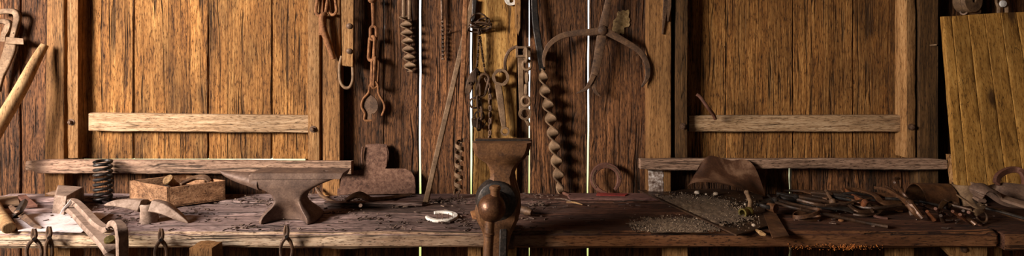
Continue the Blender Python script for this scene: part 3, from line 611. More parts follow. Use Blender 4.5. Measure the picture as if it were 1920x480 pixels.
m = MB(); p = on(798, 382); m.ribbon([p + V(0, 0, .001), at(889, -10, 2.738)], .027, .02); tag(m.build('iron_bar', M_TAN, bevel=.003), 'long straight iron bar leaning from the bench up across the wall', 'bar')
# long auger: flat stem, open helix
t = thing('long_auger', 'long rusty auger with an open spiral tip standing on the bench against the wall', 'auger', on(859, 374))
Yg = 2.635
m = MB(); m.ribbon(smooth([at(874, -30, Yg), at(870, 90, Yg), at(865, 190, Yg), at(862, 256, Yg), at(862, 264, Yg)], 5), [.024, .025, .024, .022, .016], .012); m.build('stem', M_RUSTO, t, bevel=.002)
m = MB(); pts = []; nrm_t = 5.6; a0 = at(862, 262, Yg); a1 = V(at(859, 364, Yg).x, 2.63, ZB + .032); rings = []
for i in range(int(nrm_t*20) + 1):
    a = 2*math.pi*i/20; p = a0.lerp(a1, i/(nrm_t*20)); R = .019; c_, s2 = math.cos(a), math.sin(a); q = p + V(R*c_, R*s2, 0); o_ = V(c_, s2, 0); hgt = .0095
    rings.append([q + o_*.003 + V(0,0,hgt), q + o_*.003 - V(0,0,hgt), q - o_*.003 - V(0,0,hgt), q - o_*.003 + V(0,0,hgt)])
m.loft(rings); m.build('spiral', M_TAN, t)
m = MB(); m.tube([a1 + V(.01, 0, .01), a1 + V(0, 0, -.005), a1 + V(0, 0, -.029)], [.006, .006, .002], 6); m.build('tip', M_RUST, t)
# large auger
Ya = 2.70
twist_bit('large_auger', [at(1017, 128, Ya), at(1022, 170, Ya), at(1033, 222, Ya), at(1041, 280, Ya), at(1047, 325, Ya), V(at(1051, 357, Ya).x, 2.70, ZB + .012)], .05, .012, .072, M_TAN,
          'large broad twisted auger standing on the bench beside the vise', 'auger', ws=[.036, .06, .064, .064, .064, .06, .03], phase=1.2, k=14)
for o in [x for x in COL.objects if x.get('label', '').startswith('large broad twisted')]:
    m = MB(); m.ribbon(smooth([at(1001, -30, Ya+.02), at(1004, 40, Ya+.01), at(1013, 100, Ya), at(1017, 132, Ya)], 5), [.03, .036, .036, .034], .014); m.build('stem', M_DARK, o, bevel=.002)
# ------------------------------------------------------------------ bundle of wire and chain on the pale board
t = thing('wire_coil', 'coil of thick rusty wire hung on the pale board above the chains', 'wire', at(902, 45, 2.70))
m = MB(); random.seed(4)
for (cx, cy, rx, ry, tl, yy) in ((897, 38, 16, 13, .5, 2.69), (901, 48, 21, 6, .1, 2.68), (899, 53, 22, 7, -.15, 2.70), (904, 44, 12, 15, 1.0, 2.705)):
    pts = []
    for k in range(28):
        a = 2*math.pi*k/28; u, v = rx*math.cos(a), ry*math.sin(a); p = at(cx + u*math.cos(tl) - v*math.sin(tl), cy + u*math.sin(tl)*.6 + v*math.cos(tl), yy); pts.append(p + V(0, .022*math.sin(a), 0))
    m.tube(pts, .0046, 7, True)
m.build('loops', M_RUST, t)
m = MB(); m.tube(smooth([at(909, 50, 2.69), at(920, 44, 2.685), at(921, 49, 2.685), at(912, 55, 2.69)], 5), .005, 7); m.build('wire_end', M_RUST, t)
m = MB(); m.tube([at(899, 36, 2.745), at(899, 37, 2.68)], .004, 6); m.build('nail', M_DARK, t)
def wchain(name, pts, L, W, r, mat, label, group=None):
    tt = thing(name, label, 'chain', Vector(pts[-1])); sm = smooth(pts, 12); acc = 0; i0 = 0; pos = [sm[0]]
    for i in range(1, len(sm)):
        acc += (sm[i] - sm[i-1]).length
        if acc > L*.74: pos.append(sm[i]); acc = 0
    for i, p in enumerate(pos):
        d = (pos[min(i+1, len(pos)-1)] - pos[max(i-1, 0)]).normalized(); sd = V(.75, -.66, 0) if i % 2 else V(.75, .66, 0)
        m = MB(); m.link(p, d, sd, L, W, r, 6); m.build('link', mat, tt)
    return tt
wchain('chain', [at(898, 56, 2.70), at(897, 90, 2.70), at(894, 128, 2.70), at(890, 150, 2.695)], .021, .013, .0028, M_RUST, 'fine chain hanging straight from the wire coil, nearer the long auger')
wchain('chain', [at(899, 56, 2.705), at(903, 90, 2.705), at(908, 125, 2.705), at(914, 148, 2.70)], .021, .013, .0028, M_RUST, 'fine chain hanging from the wire coil, slanting towards the ring spanner')
wchain('chain', [at(912, 150, 2.695), at(918, 165, 2.695), at(919, 200, 2.695), at(919, 235, 2.70), at(918, 264, 2.70)], .034, .022, .005, M_RUST, 'dark heavy twisted chain hanging beside the ring spanner down towards the vise')
wchain('chain', [at(896, 145, 2.69), at(897, 170, 2.685), at(899, 200, 2.685), at(900, 222, 2.69), at(897, 240, 2.69)], .075, .034, .0055, M_RUST, 'dark long-linked chain hanging in the tangle in front of the narrow gap')
m = MB(); m.ribbon(smooth([at(890, 0, 2.715), at(888, 28, 2.715), at(886, 42, 2.715)], 4), [.024, .02, .012], .01); tag(m.build('iron_strap', M_DARK, bevel=.002), 'dark strap hanging above the wire coil across the bright gap', 'strap')
t = thing('snap_hook', 'dark flat iron tool with a hole hanging slanted across the bright gap', 'hook', at(886, 174, 2.69))
m = MB(); m.ribbon(smooth([at(895, 128, 2.69), at(889, 140, 2.69), at(882, 155, 2.69), at(876, 176, 2.69)], 5), [.016, .04, .042, .026], .012); m.build('plate', M_RUST, t, bevel=.003)
m = MB(); m.ring(at(881, 156, 2.683), [(.010, -.001), (.010, .004), (.006, .004), (.006, -.001)], (0, -1, 0), 14); m.build('eyelet', M_RUST, t)
t = thing('pulley_block', 'small double-eyed iron pulley block hanging low in the tangle of chains', 'pulley', at(893, 235, 2.70))
for (cx, cy, r) in ((890, 193, .030), (899, 217, .028)):
    m = MB(); m.ring(at(cx, cy, 2.70), [(r, 0), (r, .01), (r - .009, .012), (r - .009, -.001)], (0, -1, 0), 22); m.build('eye', M_RUST, t)
m = MB(); m.prism([at(a, b_, 2.705) for a, b_ in ((884, 222), (890, 224), (898, 232), (906, 236), (912, 228), (914, 222), (908, 240), (895, 241), (885, 236))], (0, .012, 0)); m.build('frame', M_RUST, t, bevel=.002)
m = MB(); m.link(at(905, 160, 2.688), (.25, 0, 1), (1, .2, 0), .13, .06, .007, 8); tag(m.build('long_link', M_RUST), 'large oval link hanging in the middle of the chain tangle', 'link')

# ring spanner
t = thing('ring_spanner', 'heavy tan ring spanner with a big hexagon eye hanging on the pale board', 'spanner', at(947, 252, 2.70)); Yr = 2.695
m = MB(); c = at(939, 145, Yr); n = 24; rings = []
for k in range(n):
    a = 2*math.pi*k/n; o_ = V(math.cos(a), 0, math.sin(a)); ro = .044*(1 + .03*math.cos(6*a)); ri = .030/max(math.cos(((a + .3) % (math.pi/3)) - math.pi/6), .86)*.9
    rings.append([c + o_*ro + V(0, -.012, 0), c + o_*ro + V(0, .012, 0), c + o_*ri + V(0, .012, 0), c + o_*ri + V(0, -.012, 0)])
m.loft(rings, True, False); m.build('large_eye', M_TAN, t, bevel=.001)
m = MB(); m.ribbon(smooth([at(934, 158, Yr), at(938, 185, Yr), at(942, 215, Yr), at(945, 238, Yr)], 4), [.034, .036, .032, .024], .013); m.build('shank', M_TAN, t, bevel=.002)
m = MB(); m.ring(at(947, 246, Yr), [(.023, -.01), (.023, .01), (.014, .01), (.014, -.01)], (0, -1, 0), 18); m.build('small_eye', M_TAN, t)
m = MB(); m.tube([at(938, 134, 2.745), at(938, 135, 2.672)], .005, 6); m.build('nail', M_RUST, t)
# curved strap behind and chain clevis
m = MB(); m.ribbon(smooth([at(948, 134, 2.72), at(947, 115, 2.70), at(953, 98, 2.69), at(962, 90, 2.69), at(971, 87, 2.69)], 6), .016, .014); tag(m.build('curved_hook', M_RUST, bevel=.002), 'curved iron strap arching between the ring spanner and the clevis', 'strap')
t = thing('clevis', 'tan slotted iron bar with a square top, hung with chain rings beside the dark boards', 'clevis', at(975, 235, 2.69)); Yv = 2.69
m = MB(); m.ribbon([at(976, 106, Yv), at(977, 165, Yv), at(979, 205, Yv), at(992, 236, Yv)], [.030, .028, .03, .016], .012); m.build('bar', M_TAN, t, bevel=.002)
m = MB(); c = at(981, 97, Yv); hx, hzz, w_ = .038, .028, .012
m.loft([[c + V(sx*a, dy, sz*b_) for a, b_, dy in ((hx, hzz, -.014), (hx, hzz, .014), (hx - w_, hzz - w_, .014), (hx - w_, hzz - w_, -.014))] for sx, sz in ((1, 1), (1, -1), (-1, -1), (-1, 1))], True, False); m.build('square_eye', M_TAN, t, bevel=.001)
for i, (px, py, L, W, sd) in enumerate(((986, 103, .085, .05, (.3, -1, 0)), (988, 122, .062, .056, (1, -.1, 0)), (988, 146, .06, .05, (.2, -1, 0)), (986, 168, .06, .034, (.35, -1, 0)), (986, 190, .062, .058, (1, -.3, 0)))):
    m = MB(); m.link(at(px, py, Yv - .018), (0, 0, 1), sd, L, W, .0075, 8); m.build('link', M_TAN, t)
m = MB(); m.ring(at(984, 213, Yv - .02), [(.032, -.007), (.032, .007), (.021, .007), (.021, -.007)], (0.1, -1, 0), 24); m.build('ring', M_TAN, t)
t = thing('pointed_stake', 'short pointed wooden peg hanging high between the pale board and the dark gap', 'peg', at(972, 68, 2.70))
m = MB(); m.prism([at(965, -30, 2.70), at(977, -30, 2.70), at(976, 52, 2.70), at(972, 67, 2.70), at(966, 50, 2.70)], (0, .03, 0)); m.build('peg', W_STILE, t, bevel=.002)
m = MB(); m.ring(at(958, -2, 2.722), [(.034, -.006), (.034, .006), (.02, .006), (.02, -.006)], (0, -1, 0), 24); m.prism([at(946, -2, 2.716), at(952, 8, 2.716), at(956, 9, 2.716), at(955, -2, 2.716)], (0, .012, 0)); m.prism([at(962, -2, 2.716), at(963, 9, 2.716), at(970, 8, 2.716), at(974, -4, 2.716)], (0, .012, 0))
tag(m.build('open_spanner', M_WHITE), 'pale open-ended spanner jaw showing at the very top above the ring spanner', 'spanner')

# calipers
t = thing('calipers', 'giant double calipers with four curved legs hanging across the bright gap', 'calipers', at(1130, 57, 2.70)); Yk = 2.695
m = MB(); m.ribbon(smooth([at(1146, -40, Yk), at(1141, 0, Yk), at(1130, 57, Yk), at(1122, 105, Yk), at(1113, 148, Yk), at(1110, 158, Yk)], 5), [.03, .032, .05, .046, .036, .026], .008); m.build('stem', M_RUST, t, bevel=.0015)
m = MB(); m.ribbon(smooth([at(1136, 56, Yk-.008), at(1110, 60, Yk-.008), at(1080, 62, Yk-.008), at(1052, 68, Yk-.008), at(1030, 84, Yk-.008), at(1020, 106, Yk-.008), at(1021, 126, Yk-.008)], 7), [.04, .036, .032, .03, .026, .02, .008], .008); m.build('leg', M_RUST, t, bevel=.0015)
m = MB(); m.ribbon(smooth([at(1126, 53, Yk-.008), at(1150, 66, Yk-.008), at(1175, 80, Yk-.008), at(1200, 97, Yk-.008), at(1213, 120, Yk-.008), at(1214, 144, Yk-.008), at(1203, 163, Yk-.008)], 7), [.04, .036, .032, .03, .028, .024, .008], .008); m.build('leg', M_RUST, t, bevel=.0015)
m = MB(); m.ribbon(smooth([at(1113, 140, Yk-.006), at(1107, 154, Yk-.006), at(1098, 167, Yk-.006), at(1081, 175, Yk-.006)], 6), [.03, .024, .018, .005], .008); m.build('leg', M_RUST, t, bevel=.0015)
m = MB(); m.ribbon(smooth([at(1113, 142, Yk), at(1113, 158, Yk), at(1117, 172, Yk), at(1126, 181, Yk)], 6), [.028, .024, .018, .005], .008); m.build('leg', M_RUST, t, bevel=.0015)
m = MB(); m.lathe(at(1130, 57, Yk - .01), [(.024, -.002), (.024, .004), (.018, .01), (0, .013)], (0, -1, 0), 18); m.build('rivet', M_RUST, t)
# horseshoe leaning on the wall
t = thing('horseshoe', 'rusty horseshoe standing on edge against the dark wall beside the bright gap', 'horseshoe', on(1137, 361)); pts = []
for (u, v) in horseshoe_pts(44, .35, 1.0, .98):
    a = math.radians(18); uu, vv = u*math.cos(a) - v*math.sin(a), u*math.sin(a) + v*math.cos(a); pts.append(V(X(1137, 2.70) + .069*uu, 2.705 + .012*vv, ZB + .083 + .068*vv))
m = MB(); m.ribbon(pts, [.014, .026, .028, .03, .028, .024, .012], .013); m.build('shoe', M_REDR, t, bevel=.0015)
m = MB(); m.ribbon([p + V(0, -.0075, 0) for p in pts[8:20]], .007, .003); m.build('groove_rim', M_RUST, t)
m = MB(); m.ribbon([p + V(0, -.0075, 0) for p in pts[26:38]], .007, .003); m.build('groove_rim', M_RUST, t)
m = MB(); m.prism([on(1062, 362, .016), on(1232, 362, .016), on(1235, 372, .014), on(1068, 371, .014)], (0, 0, -.012)); tag(m.build('wood_batten', wood('red_stained_wood', (56, 36, 30), (96, 64, 56), (130, 92, 82), axis='x', crack=.01)), 'reddish wooden batten lying on the bench under the standing horseshoe', 'batten')
m = MB(); m.prism([on(1120, 361, .022), on(1178, 363, .02), on(1172, 366, .02), on(1118, 365, .022)], (0, 0, -.005)); tag(m.build('red_strip', metal('red_paint', (84, 22, 18), (124, 36, 30), (150, 62, 52), metallic=0)), 'small bright red strip lying below the standing horseshoe', 'strip')
m = MB(); m.tube([on(1047, 358, .012), on(1068, 367, .012)], .008, 8); tag(m.build('short_rod', M_REDR), 'short red-brown rod lying at the tip of the large auger', 'rod')
random.seed(11)
for i, (x0, y0, x1, y1, lb) in enumerate(((1062, 379, 1092, 384, 'thin pale wood splinter lying below the short red-brown rod'), (1150, 380, 1206, 376, 'thin grey twig lying on the bench in front of the reddish batten'), (1040, 372, 1072, 378, 'thin twig lying beside the short red-brown rod'))):
    m = MB(); m.tube(smooth([on(x0, y0, .006), on((x0+x1)/2, (y0+y1)/2 - 2, .01), on(x1, y1, .006)], 4), [.002, .004, .002], 5); tag(m.build('twig', W_HAND if i == 0 else M_CHIP), lb, 'twig')

# ------------------------------------------------------------------ the leg vise
YV = 2.015
v = thing('leg_vise', 'big brown iron leg vise with a ball-ended screw clamped to the bench front', 'vise', V(X(925, 2.1), 2.1, 0))
def vx(px, Y=YV): return X(px, Y)
def jaw(ofs, Y0, Y1_, name, mat):
    prof = [(268, 885, 996), (276, 886, 995), (288, 889, 991), (298, 898, 984), (308, 911, 974), (320, 918, 967), (334, 919, 963), (348, 915, 965), (362, 903, 969), (376, 894, 973), (396, 890, 975), (414, 893, 972), (428, 900, 965), (446, 906, 958), (480, 908, 950), (560, 911, 944), (900, 914, 940)]
    m = MB(); rings = []
    for i, (py, l, r) in enumerate(prof):
        z = Z(py, YV); th = 1.0 if py < 300 else .72 if py < 350 else .9 if py < 430 else .6
        yc = (Y0 + Y1_)/2; hy = (Y1_ - Y0)/2*th; yc2 = Y1_ - hy; n = 8; x0, x1 = vx(l) + ofs, vx(r) + ofs; c = min(.016, (x1-x0)*.3)
        if z < .02: z = .02
        rings.append([V(x0, yc2 + hy, z), V(x0, yc2 - hy + c, z), V(x0 + c, yc2 - hy, z), V((x0+x1)/2, yc2 - hy*1.08, z), V(x1 - c, yc2 - hy, z), V(x1, yc2 - hy + c, z), V(x1, yc2 + hy, z)])
    m.loft(rings); return m.build(name, mat, v, bevel=.0)
jaw(0, YV - .01, YV + .045, 'front_jaw', M_VISE)
jaw(.006, YV + .058, YV + .118, 'back_jaw', M_VISE)
for nm, y0, y1 in (('jaw_plate', YV + .047, YV + .052), ('jaw_plate', YV + .053, YV + .058)):
    m = MB(); m.box(vx(890), vx(992), y0 - .006, y1 + .004, Z(292), 0); m.v = []; m.f = []
    m.box(vx(889), vx(993), y0, y1, Z(296, YV), Z(265.5, YV)); m.build(nm, M_DARK, v, bevel=.001)
cb = at(922, 390, 1.90)
m = MB(); m.lathe(V(vx(932), 2.03, Z(378, YV)), [(.085, -.02), (.083, .0), (.074, .02), (.06, .026), (.045, .028), (.045, .05), (0, .052)], (0, -1, 0), 28); m.build('screw_boss', M_DARK, v, bevel=.002)
m = MB(); m.lathe(V(cb.x + .006, 2.0, cb.z + .004), [(.036, 0), (.036, .06), (.03, .1)], (0, -1, 0), 20); m.build('screw', M_DARK, v)
m = MB(); m.ball(cb, .050, 28); m.build('screw_ball', M_BALL, v)
hd_ = V(-.03, -.0, 1).normalized()
m = MB(); m.tube([cb + V(.012, 0, .035), cb + V(.012, -.004, .070)], .0165, 14); m.lathe(cb + V(.012, -.004, .066), [(.02, 0), (.021, .008), (.016, .014), (0, .015)], (0, 0, 1), 14); m.build('handle_end', M_VISE, v)
m = MB(); m.tube([cb + V(-.006, -.008, -.035), cb + V(-.012, -.012, -.14), cb + V(-.02, -.014, -.42)], .0175, 14); m.ring(cb + V(-.0105, -.011, -.088), [(.021, -.006), (.021, .0030), (.016, .006), (.016, -.006)], (0, 0, 1), 14); m.build('handle', M_VISE, v)
m = MB(); m.ribbon([V(vx(944), 2.02, Z(425, YV)), V(vx(938), 2.02, .3)], .03, .02); m.build('spring_leaf', M_DARK, v, bevel=.002)
m = MB(); m.box(vx(925), vx(965), 2.12, 2.139, ZB - .06, ZB - .005); m.box(vx(925), vx(965), 2.139, 2.22, ZB + .006, ZB + .016); m.build('mounting_plate', M_RUST, v, bevel=.002)
m = MB(); m.lathe(on(975, 392, .03), [(.014, -.05), (.016, 0), (.02, .03), (.012, .06), (0, .062)], (.8, -.5, -.1), 10); tag(m.build('stubby_bolt', M_RUST), 'stubby rusty bolt lying on the bench beside the vise', 'bolt')
m = MB(); m.prism([on(882, 396, .012), on(896, 392, .02), on(897, 407, .014), on(886, 408, .01)], (0, 0, -.009)); tag(m.build('copper_scrap', M_RUSTO, bevel=.002), 'small orange metal scrap lying against the vise near the horseshoe', 'scrap')

# ------------------------------------------------------------------ tongs hanging on the bench front
def tongs(cx, top, rivet, half, label, g='small tongs hanging on the bench front', Yt=2.105, one=False):
    t = thing('tongs', label, 'tongs', at(cx, rivet, Yt), g)
    for s in (-1, 1):
        m = MB(); yy = Yt + s*.006
        m.tube(smooth([at(cx - s*1.5, top, yy), at(cx - s*3, (top + rivet)/2, yy), at(cx - s*1, rivet - 2, yy), at(cx + s*half*.7, rivet + 10, yy), at(cx + s*half, rivet + 24, yy), at(cx + s*half*.8, rivet + 45, yy), at(cx + s*half*.7, rivet + 90, yy), at(cx + s*half*.9, rivet + 190, yy)], 5), [.0045, .006, .0075, .007, .0062, .006, .006, .005], 8); m.build('arm', M_RUST, t)
    m = MB(); m.tube([at(cx, rivet, Yt - .016), at(cx, rivet, Yt + .015)], .0065, 8); m.build('rivet', M_DARK, t)
    m = MB(); m.tube([at(cx - 4, rivet + 3, Yt), at(cx + 1, rivet + 4, 2.15)], .003, 6); n_ = m.build('nail', M_DARK, bench)
    return t
tongs(64, 429, 448, 14, 'pair of small tongs hanging from the bench edge below the round pale handle')
tongs(92, 425, 446, 6, 'pair of narrow tongs hanging from the bench edge below the paper sheet')
tongs(302, 429, 450, 11, 'pair of dark tongs hanging from the bench edge below the pick head')
tongs(537, 423, 444, 11, 'pair of brown tongs hanging from the bench edge below the anvil')

# ------------------------------------------------------------------ beyond the vise: plate, gravel, bent sheet
m = MB(); m.prism([on(1197, 356, .022), on(1346, 353, .02), on(1428, 362, .02), on(1440, 423, .012), on(1381, 440, .012)], (0, 0, -.006)); plate = tag(m.build('iron_plate', M_HEAP), 'large flat dark iron plate covered with grit lying across the bench', 'plate')
def gravel(name, n, fn, label, seed, smax):
    random.seed(seed); m = MB()
    for i in range(n):
        p = fn(); r = random.uniform(.15, 1)**2.6*smax*(1.5 if i % 45 == 0 else 1) + .0009; vs = []
        for d in ((1,0,0),(-1,0,0),(0,1,0),(0,-1,0),(0,0,1),(0,0,-1)): vs.append(p + V(*d)*r*random.uniform(.6, 1.25) + V(0, 0, r*.5))
        m.add(vs, [(0,2,4),(2,1,4),(1,3,4),(3,0,4),(2,0,5),(1,2,5),(3,1,5),(0,3,5)])
    return tag(m.build(name, M_GRIT, recalc=False, angle=10), label, 'gravel', kind='stuff')
def mound(g, cx, cy, rx, ry, sk, h0, hh, lo, hi):
    m = MB(); nx, ny = 56, 22; vs = []
    for j in range(ny + 1):
        for i in range(nx + 1):
            u, v = -1 + 2*i/nx, -1 + 2*j/ny; px = cx + rx*u; py = cy + ry*v + sk*rx*u; rr = u*u + v*v + .5*nz(u*3, v*3, cx)
            k = max(0, 1 - rr); py = max(lo(px), min(hi(px), py)); vs.append(on(px, py, h0 + hh*(k**.6)*(.7 + .5*nz(u*9, v*9, 2) + .4*nz(u*25, v*20, 5)) - (.004 if k <= 0 else 0)))
    def kk(i, j): u, v = -1 + 2*i/nx, -1 + 2*j/ny; return 1 - (u*u + v*v + .5*nz(u*3, v*3, cx)) + .5*nz(u*14, v*12, 6)
    m.add(vs, [(j*(nx+1)+i, j*(nx+1)+i+1, (j+1)*(nx+1)+i+1, (j+1)*(nx+1)+i) for j in range(ny) for i in range(nx) if kk(i + .5, j + .5) > .12])
    m.build('dust_layer', M_DUST, g, angle=80)
def f1():
    while True:
        a, c_ = random.gauss(0, 1), random.gauss(0, 1); px = 1318 + 46*a; py = 391 + 13*c_ + .12*(px - 1318)
        if 1230 < px < 1425 and 360 < py < 434 and (px - 1197)*.455 + 356 > py + 3: return on(px, py, .020)
def f2():
    while True:
        a, c_ = random.gauss(0, 1), random.gauss(0, 1); px = 1268 + 42*a; py = 424 + 7.5*c_
        if 1180 < px < 1350 and 402 < py < 435 and (px - 1197)*.455 + 359 < py: return on(px, py, .004)
g1 = gravel('gravel', 4500, f1, 'pale grit and crumbs scattered over the flat iron plate', 21, .0030)
g2 = gravel('gravel', 4500, f2, 'pale grit heaped on the bench in front of the flat iron plate', 22, .0030)
mound(g1, 1315, 392, 95, 26, .14, .0185, .009, lambda x: 358, lambda x: 356 + (x - 1197)*.455 - 3)
mound(g2, 1268, 423, 95, 17, .02, .0015, .009, lambda x: max(398, 361 + (x - 1197)*.455), lambda x: 436)
for i, (px, py, r, lb) in enumerate(((1307, 361, .013, 'largest pale pebble on the iron plate, under the bent sheet'), (1342, 363, .012, 'pale pebble on the iron plate in the middle below the bent sheet'), (1324, 364, .006, 'tiny pebble between the two large pebbles on the plate'), (1413, 422, .008, 'white pebble on the plate corner nearest the bench edge'), (1397, 383, .006, 'small pebble beside the brass tap opening'))):
    m = MB(); random.seed(i); m.ball(on(px, py, .022 + r*.7), r, 10, (1.1, .9, .8)); m.v = [p + V(nz(p.x*150, p.z*150), nz(p.y*150, 3), nz(p.z*150, 5))*r*.3 for p in m.v]; tag(m.build('pebble', M_STONE), lb, 'pebble')
# bent sheet
Ac = smooth([at(1289, 352, 2.58), at(1303, 326, 2.60), at(1316, 303, 2.62), at(1330, 292, 2.62), at(1348, 295, 2.63), at(1370, 301, 2.64), at(1396, 299, 2.64), at(1413, 310, 2.62), at(1426, 338, 2.60), at(1435, 366, 2.56)], 4)
Bc = smooth([at(1286, 353, 2.57), at(1293, 346, 2.54), at(1304, 342, 2.52), at(1322, 341, 2.50), at(1342, 343, 2.48), at(1362, 346, 2.47), at(1382, 351, 2.48), at(1402, 357, 2.50), at(1418, 363, 2.52), at(1434, 368, 2.54)], 4)
def sheet(m, A, B, th, bulge, nrm, k=8):
    n = len(A); rows = []
    for j in range(k + 1):
        t_ = j/k; rows.append([a.lerp(b_, t_) + Vector(nrm)*bulge*math.sin(math.pi*t_)*math.sin(math.pi*min(1, max(0, i/(n-1)))) for i, (a, b_) in enumerate(zip(A, B))])
    off = Vector(nrm).normalized()*th; vs = [p for r in rows for p in r]; N = len(vs); fs = []
    for j in range(k):
        for i in range(n - 1):
            a = j*n + i; fs += [(a, a+1, a+n+1, a+n), (N+a+n, N+a+n+1, N+a+1, N+a)]
    rim = [i for i in range(n)] + [j*n + n - 1 for j in range(1, k+1)] + [k*n + i for i in range(n-2, -1, -1)] + [j*n for j in range(k-1, 0, -1)]
    for a, b_ in zip(rim, rim[1:] + rim[:1]): fs.append((b_, a, N + a, N + b_))
    m.add(vs + [p + off for p in vs], fs); return m
m = MB(); sheet(m, Ac, Bc, .004, .05, (.0, .75, -.5)); tag(m.build('bent_sheet', metal('stained_sheet', (44, 27, 18), (92, 60, 42), (170, 132, 104), metallic=.35, rough=(.35, .7), scale=10, spots=.2)), 'curved sheet of rusty metal propped behind the gritty plate like a saddle', 'sheet metal')
# brass tap
t = thing('brass_tap', 'dull brass pipe elbow with an open mouth lying on the gritty plate', 'tap', on(1398, 402, .02))
m = MB(); c = on(1395, 399, .032); m.ring(c, [(.017, -.035), (.017, 0), (.020, .0), (.020, .012), (.013, .012), (.012, -.035)], (-.85, -.5, .05), 18); m.build('mouth', M_BRASS, t)
m = MB(); m.ball(c + V(.03, .018, .0), .021, 14); m.build('elbow', M_BRASS, t)
m = MB(); m.tube([c + V(.032, .02, 0), at(1407, 378, 2.36), at(1400, 361, 2.40)], [.010, .010, .009], 10); m.ball(at(1400, 361, 2.40), .012, 10); m.build('lever', M_TAN, t)
# flat strap, twigs
m = MB(); m.prism([on(1430, 398, .016), on(1452, 394, .018), on(1480, 441, .01), on(1448, 445, .01)], (0, 0, -.006)); tag(m.build('steel_strap', M_HEAP2, bevel=.0015), 'flat brown metal strap lying on the bench beside the gritty plate', 'strap')
m = MB(); m.tube([on(1417, 431, .008), on(1427, 437, .012), on(1436, 441, .008)], [.004, .010, .005], 7); tag(m.build('wood_scrap', W_HAND), 'little tan wood scrap at the bench edge between plate and strap', 'scrap')
m = MB(); m.tube(smooth([at(1306, 177, 2.665), at(1313, 182, 2.66), at(1326, 200, 2.65), at(1337, 214, 2.68), at(1341, 223, 2.70)], 5), [.008, .0085, .0085, .009, .009], 8); tag(m.build('bent_spike', M_REDR), 'bent red-rusted spike stuck in the batten of the shutter', 'spike')
t = thing('hanging_knife', 'two thin rusty blades hanging high on the post next to the shutter', 'blade', at(1247, 64, 2.69))
m = MB(); m.ribbon([at(1249, -30, 2.69), at(1247, 20, 2.69), at(1242, 64, 2.692)], [.02, .022, .006], .007); m.build('blade', M_RUST, t)
m = MB(); m.ribbon([at(1256, -30, 2.69), at(1255, 12, 2.69), at(1252, 40, 2.692)], [.018, .02, .006], .007); m.build('blade', M_RUST, t)
m = MB(); m.tube([at(1795, 83, 2.70), at(1782, 84, 2.70)], .003, 6) ; m.v = []; m.f = []
m.tube([at(1742, 85, 2.705), at(1756, 84, 2.69)], .004, 6); tag(m.build('nail', M_TAN), 'nail lying sideways in the dark post beside the leaning panel', 'nail')

# ------------------------------------------------------------------ pile of tongs, rods and straps
PG = 'old tongs and iron heaped on the bench'
HM = {id(M_RUST): M_HEAP, id(M_TAN): M_HEAP2, id(M_SPADE): M_HEAP2, id(M_PALE): M_HEAP2, id(M_RUSTO): M_ORANGE}
def hm(m): return HM.get(id(m), m)
def rod(name, pts, r, mat, label, cat, seg=7, k=5):
    m = MB(); m.tube(smooth([on(*p) for p in pts], k), [q*.85 for q in r] if isinstance(r, list) else r*.82, seg); return tag(m.build(name, hm(mat)), label, cat, PG)
def flat(name, pts, w, th, mat, label, cat, n=(0, -.5, .85), k=5):
    m = MB(); m.ribbon(smooth([on(*p) for p in pts], k), w, th*.8, n=n); return tag(m.build(name, hm(mat), bevel=.0015), label, cat, PG)
def ptongs(label, rivet, jaw1, jaw2, r1, r2, mats, rad=.0085):
    t = thing('tongs', label, 'tongs', on(*rivet), PG); rv = on(*rivet); mats = [hm(q) for q in mats]; rad *= .85
    for i, (jw, rn) in enumerate(((jaw1, r1), (jaw2, r2))):
        o = V(0, 0, .006*(1 - 2*i))
        m = MB(); m.ribbon(smooth([on(*p) for p in jw] + [rv + o], 5), [.010, .018, .024], .014, n=(0, -.5, .85)); j_ = m.build('jaw', mats[0], t, bevel=.001)
        m = MB(); m.tube(smooth([rv + o] + [on(*p) for p in rn], 6), [rad*1.25, rad, rad*.8], 8); m.build('arm', mats[1], t)
    m = MB(); m.lathe(rv, [(.012, -.014), (.012, .014), (.006, .018), (0, .018)], (0, -.5, .85), 10); m.build('rivet', mats[0], t)
    return t
def hoop(label, c, rx, ry, h, w, mat, tilt=0.0):
    cc = on(*c, h); m = MB(); m.ribbon([cc + V(rx*math.cos(a), ry*math.sin(a), tilt*math.cos(a)) for a in [2*math.pi*k/32 for k in range(32)]], w, .004, n=(0, 0, 1), closed=True)
    rings = []; m = MB()
    for k in range(32):
        a = 2*math.pi*k/32; o_ = V(math.cos(a), math.sin(a), 0); q = cc + V(rx*math.cos(a), ry*math.sin(a), tilt*math.cos(a))
        rings.append([q + o_*.002 + V(0,0,w/2), q + o_*.002 - V(0,0,w/2), q - o_*.002 - V(0,0,w/2), q - o_*.002 + V(0,0,w/2)])
    m.loft(rings, True, False); return tag(m.build('iron_hoop', M_HEAP2), label, 'hoop', PG)
t = thing('chisel', 'dark tool with a copper ferrule pointing at the bent sheet', 'tool', on(1440, 390), PG)
m = MB(); m.tube(smooth([on(1456, 390, .04), on(1438, 388, .045), on(1424, 383, .05), on(1419, 375, .055)], 5), [.012, .01, .008, .006], 8); m.build('shaft', M_DARK, t)
m = MB(); m.tube([on(1440, 387, .042), on(1455, 391, .042)], [.017, .021], 12); m.build('ferrule', M_BALL, t)
ptongs('long-reined dark tongs at the near end of the pile, jaws by the copper ferrule', (1452, 377, .05), [(1422, 378, .05), (1436, 377, .05)], [(1419, 384, .05), (1434, 381, .05)], [(1490, 384, .04), (1540, 393, .03)], [(1480, 388, .05), (1515, 395, .045)], (M_DARK, M_RUST))
hoop('upper of the two thin iron hoops in front of the tongs', (1512, 400), .055, .03, .036, .016, M_RUST, .014)
hoop('lower of the two thin iron hoops, lying flat on the bench', (1513, 407), .057, .032, .012, .016, M_RUST)
rod('iron_rod', [(1500, 392, .05), (1560, 404, .03), (1620, 417, .014), (1664, 425, .009)], [.009, .009, .009, .011], M_RUST, 'long straight brown rod reaching from the hoops towards the bench edge', 'rod')
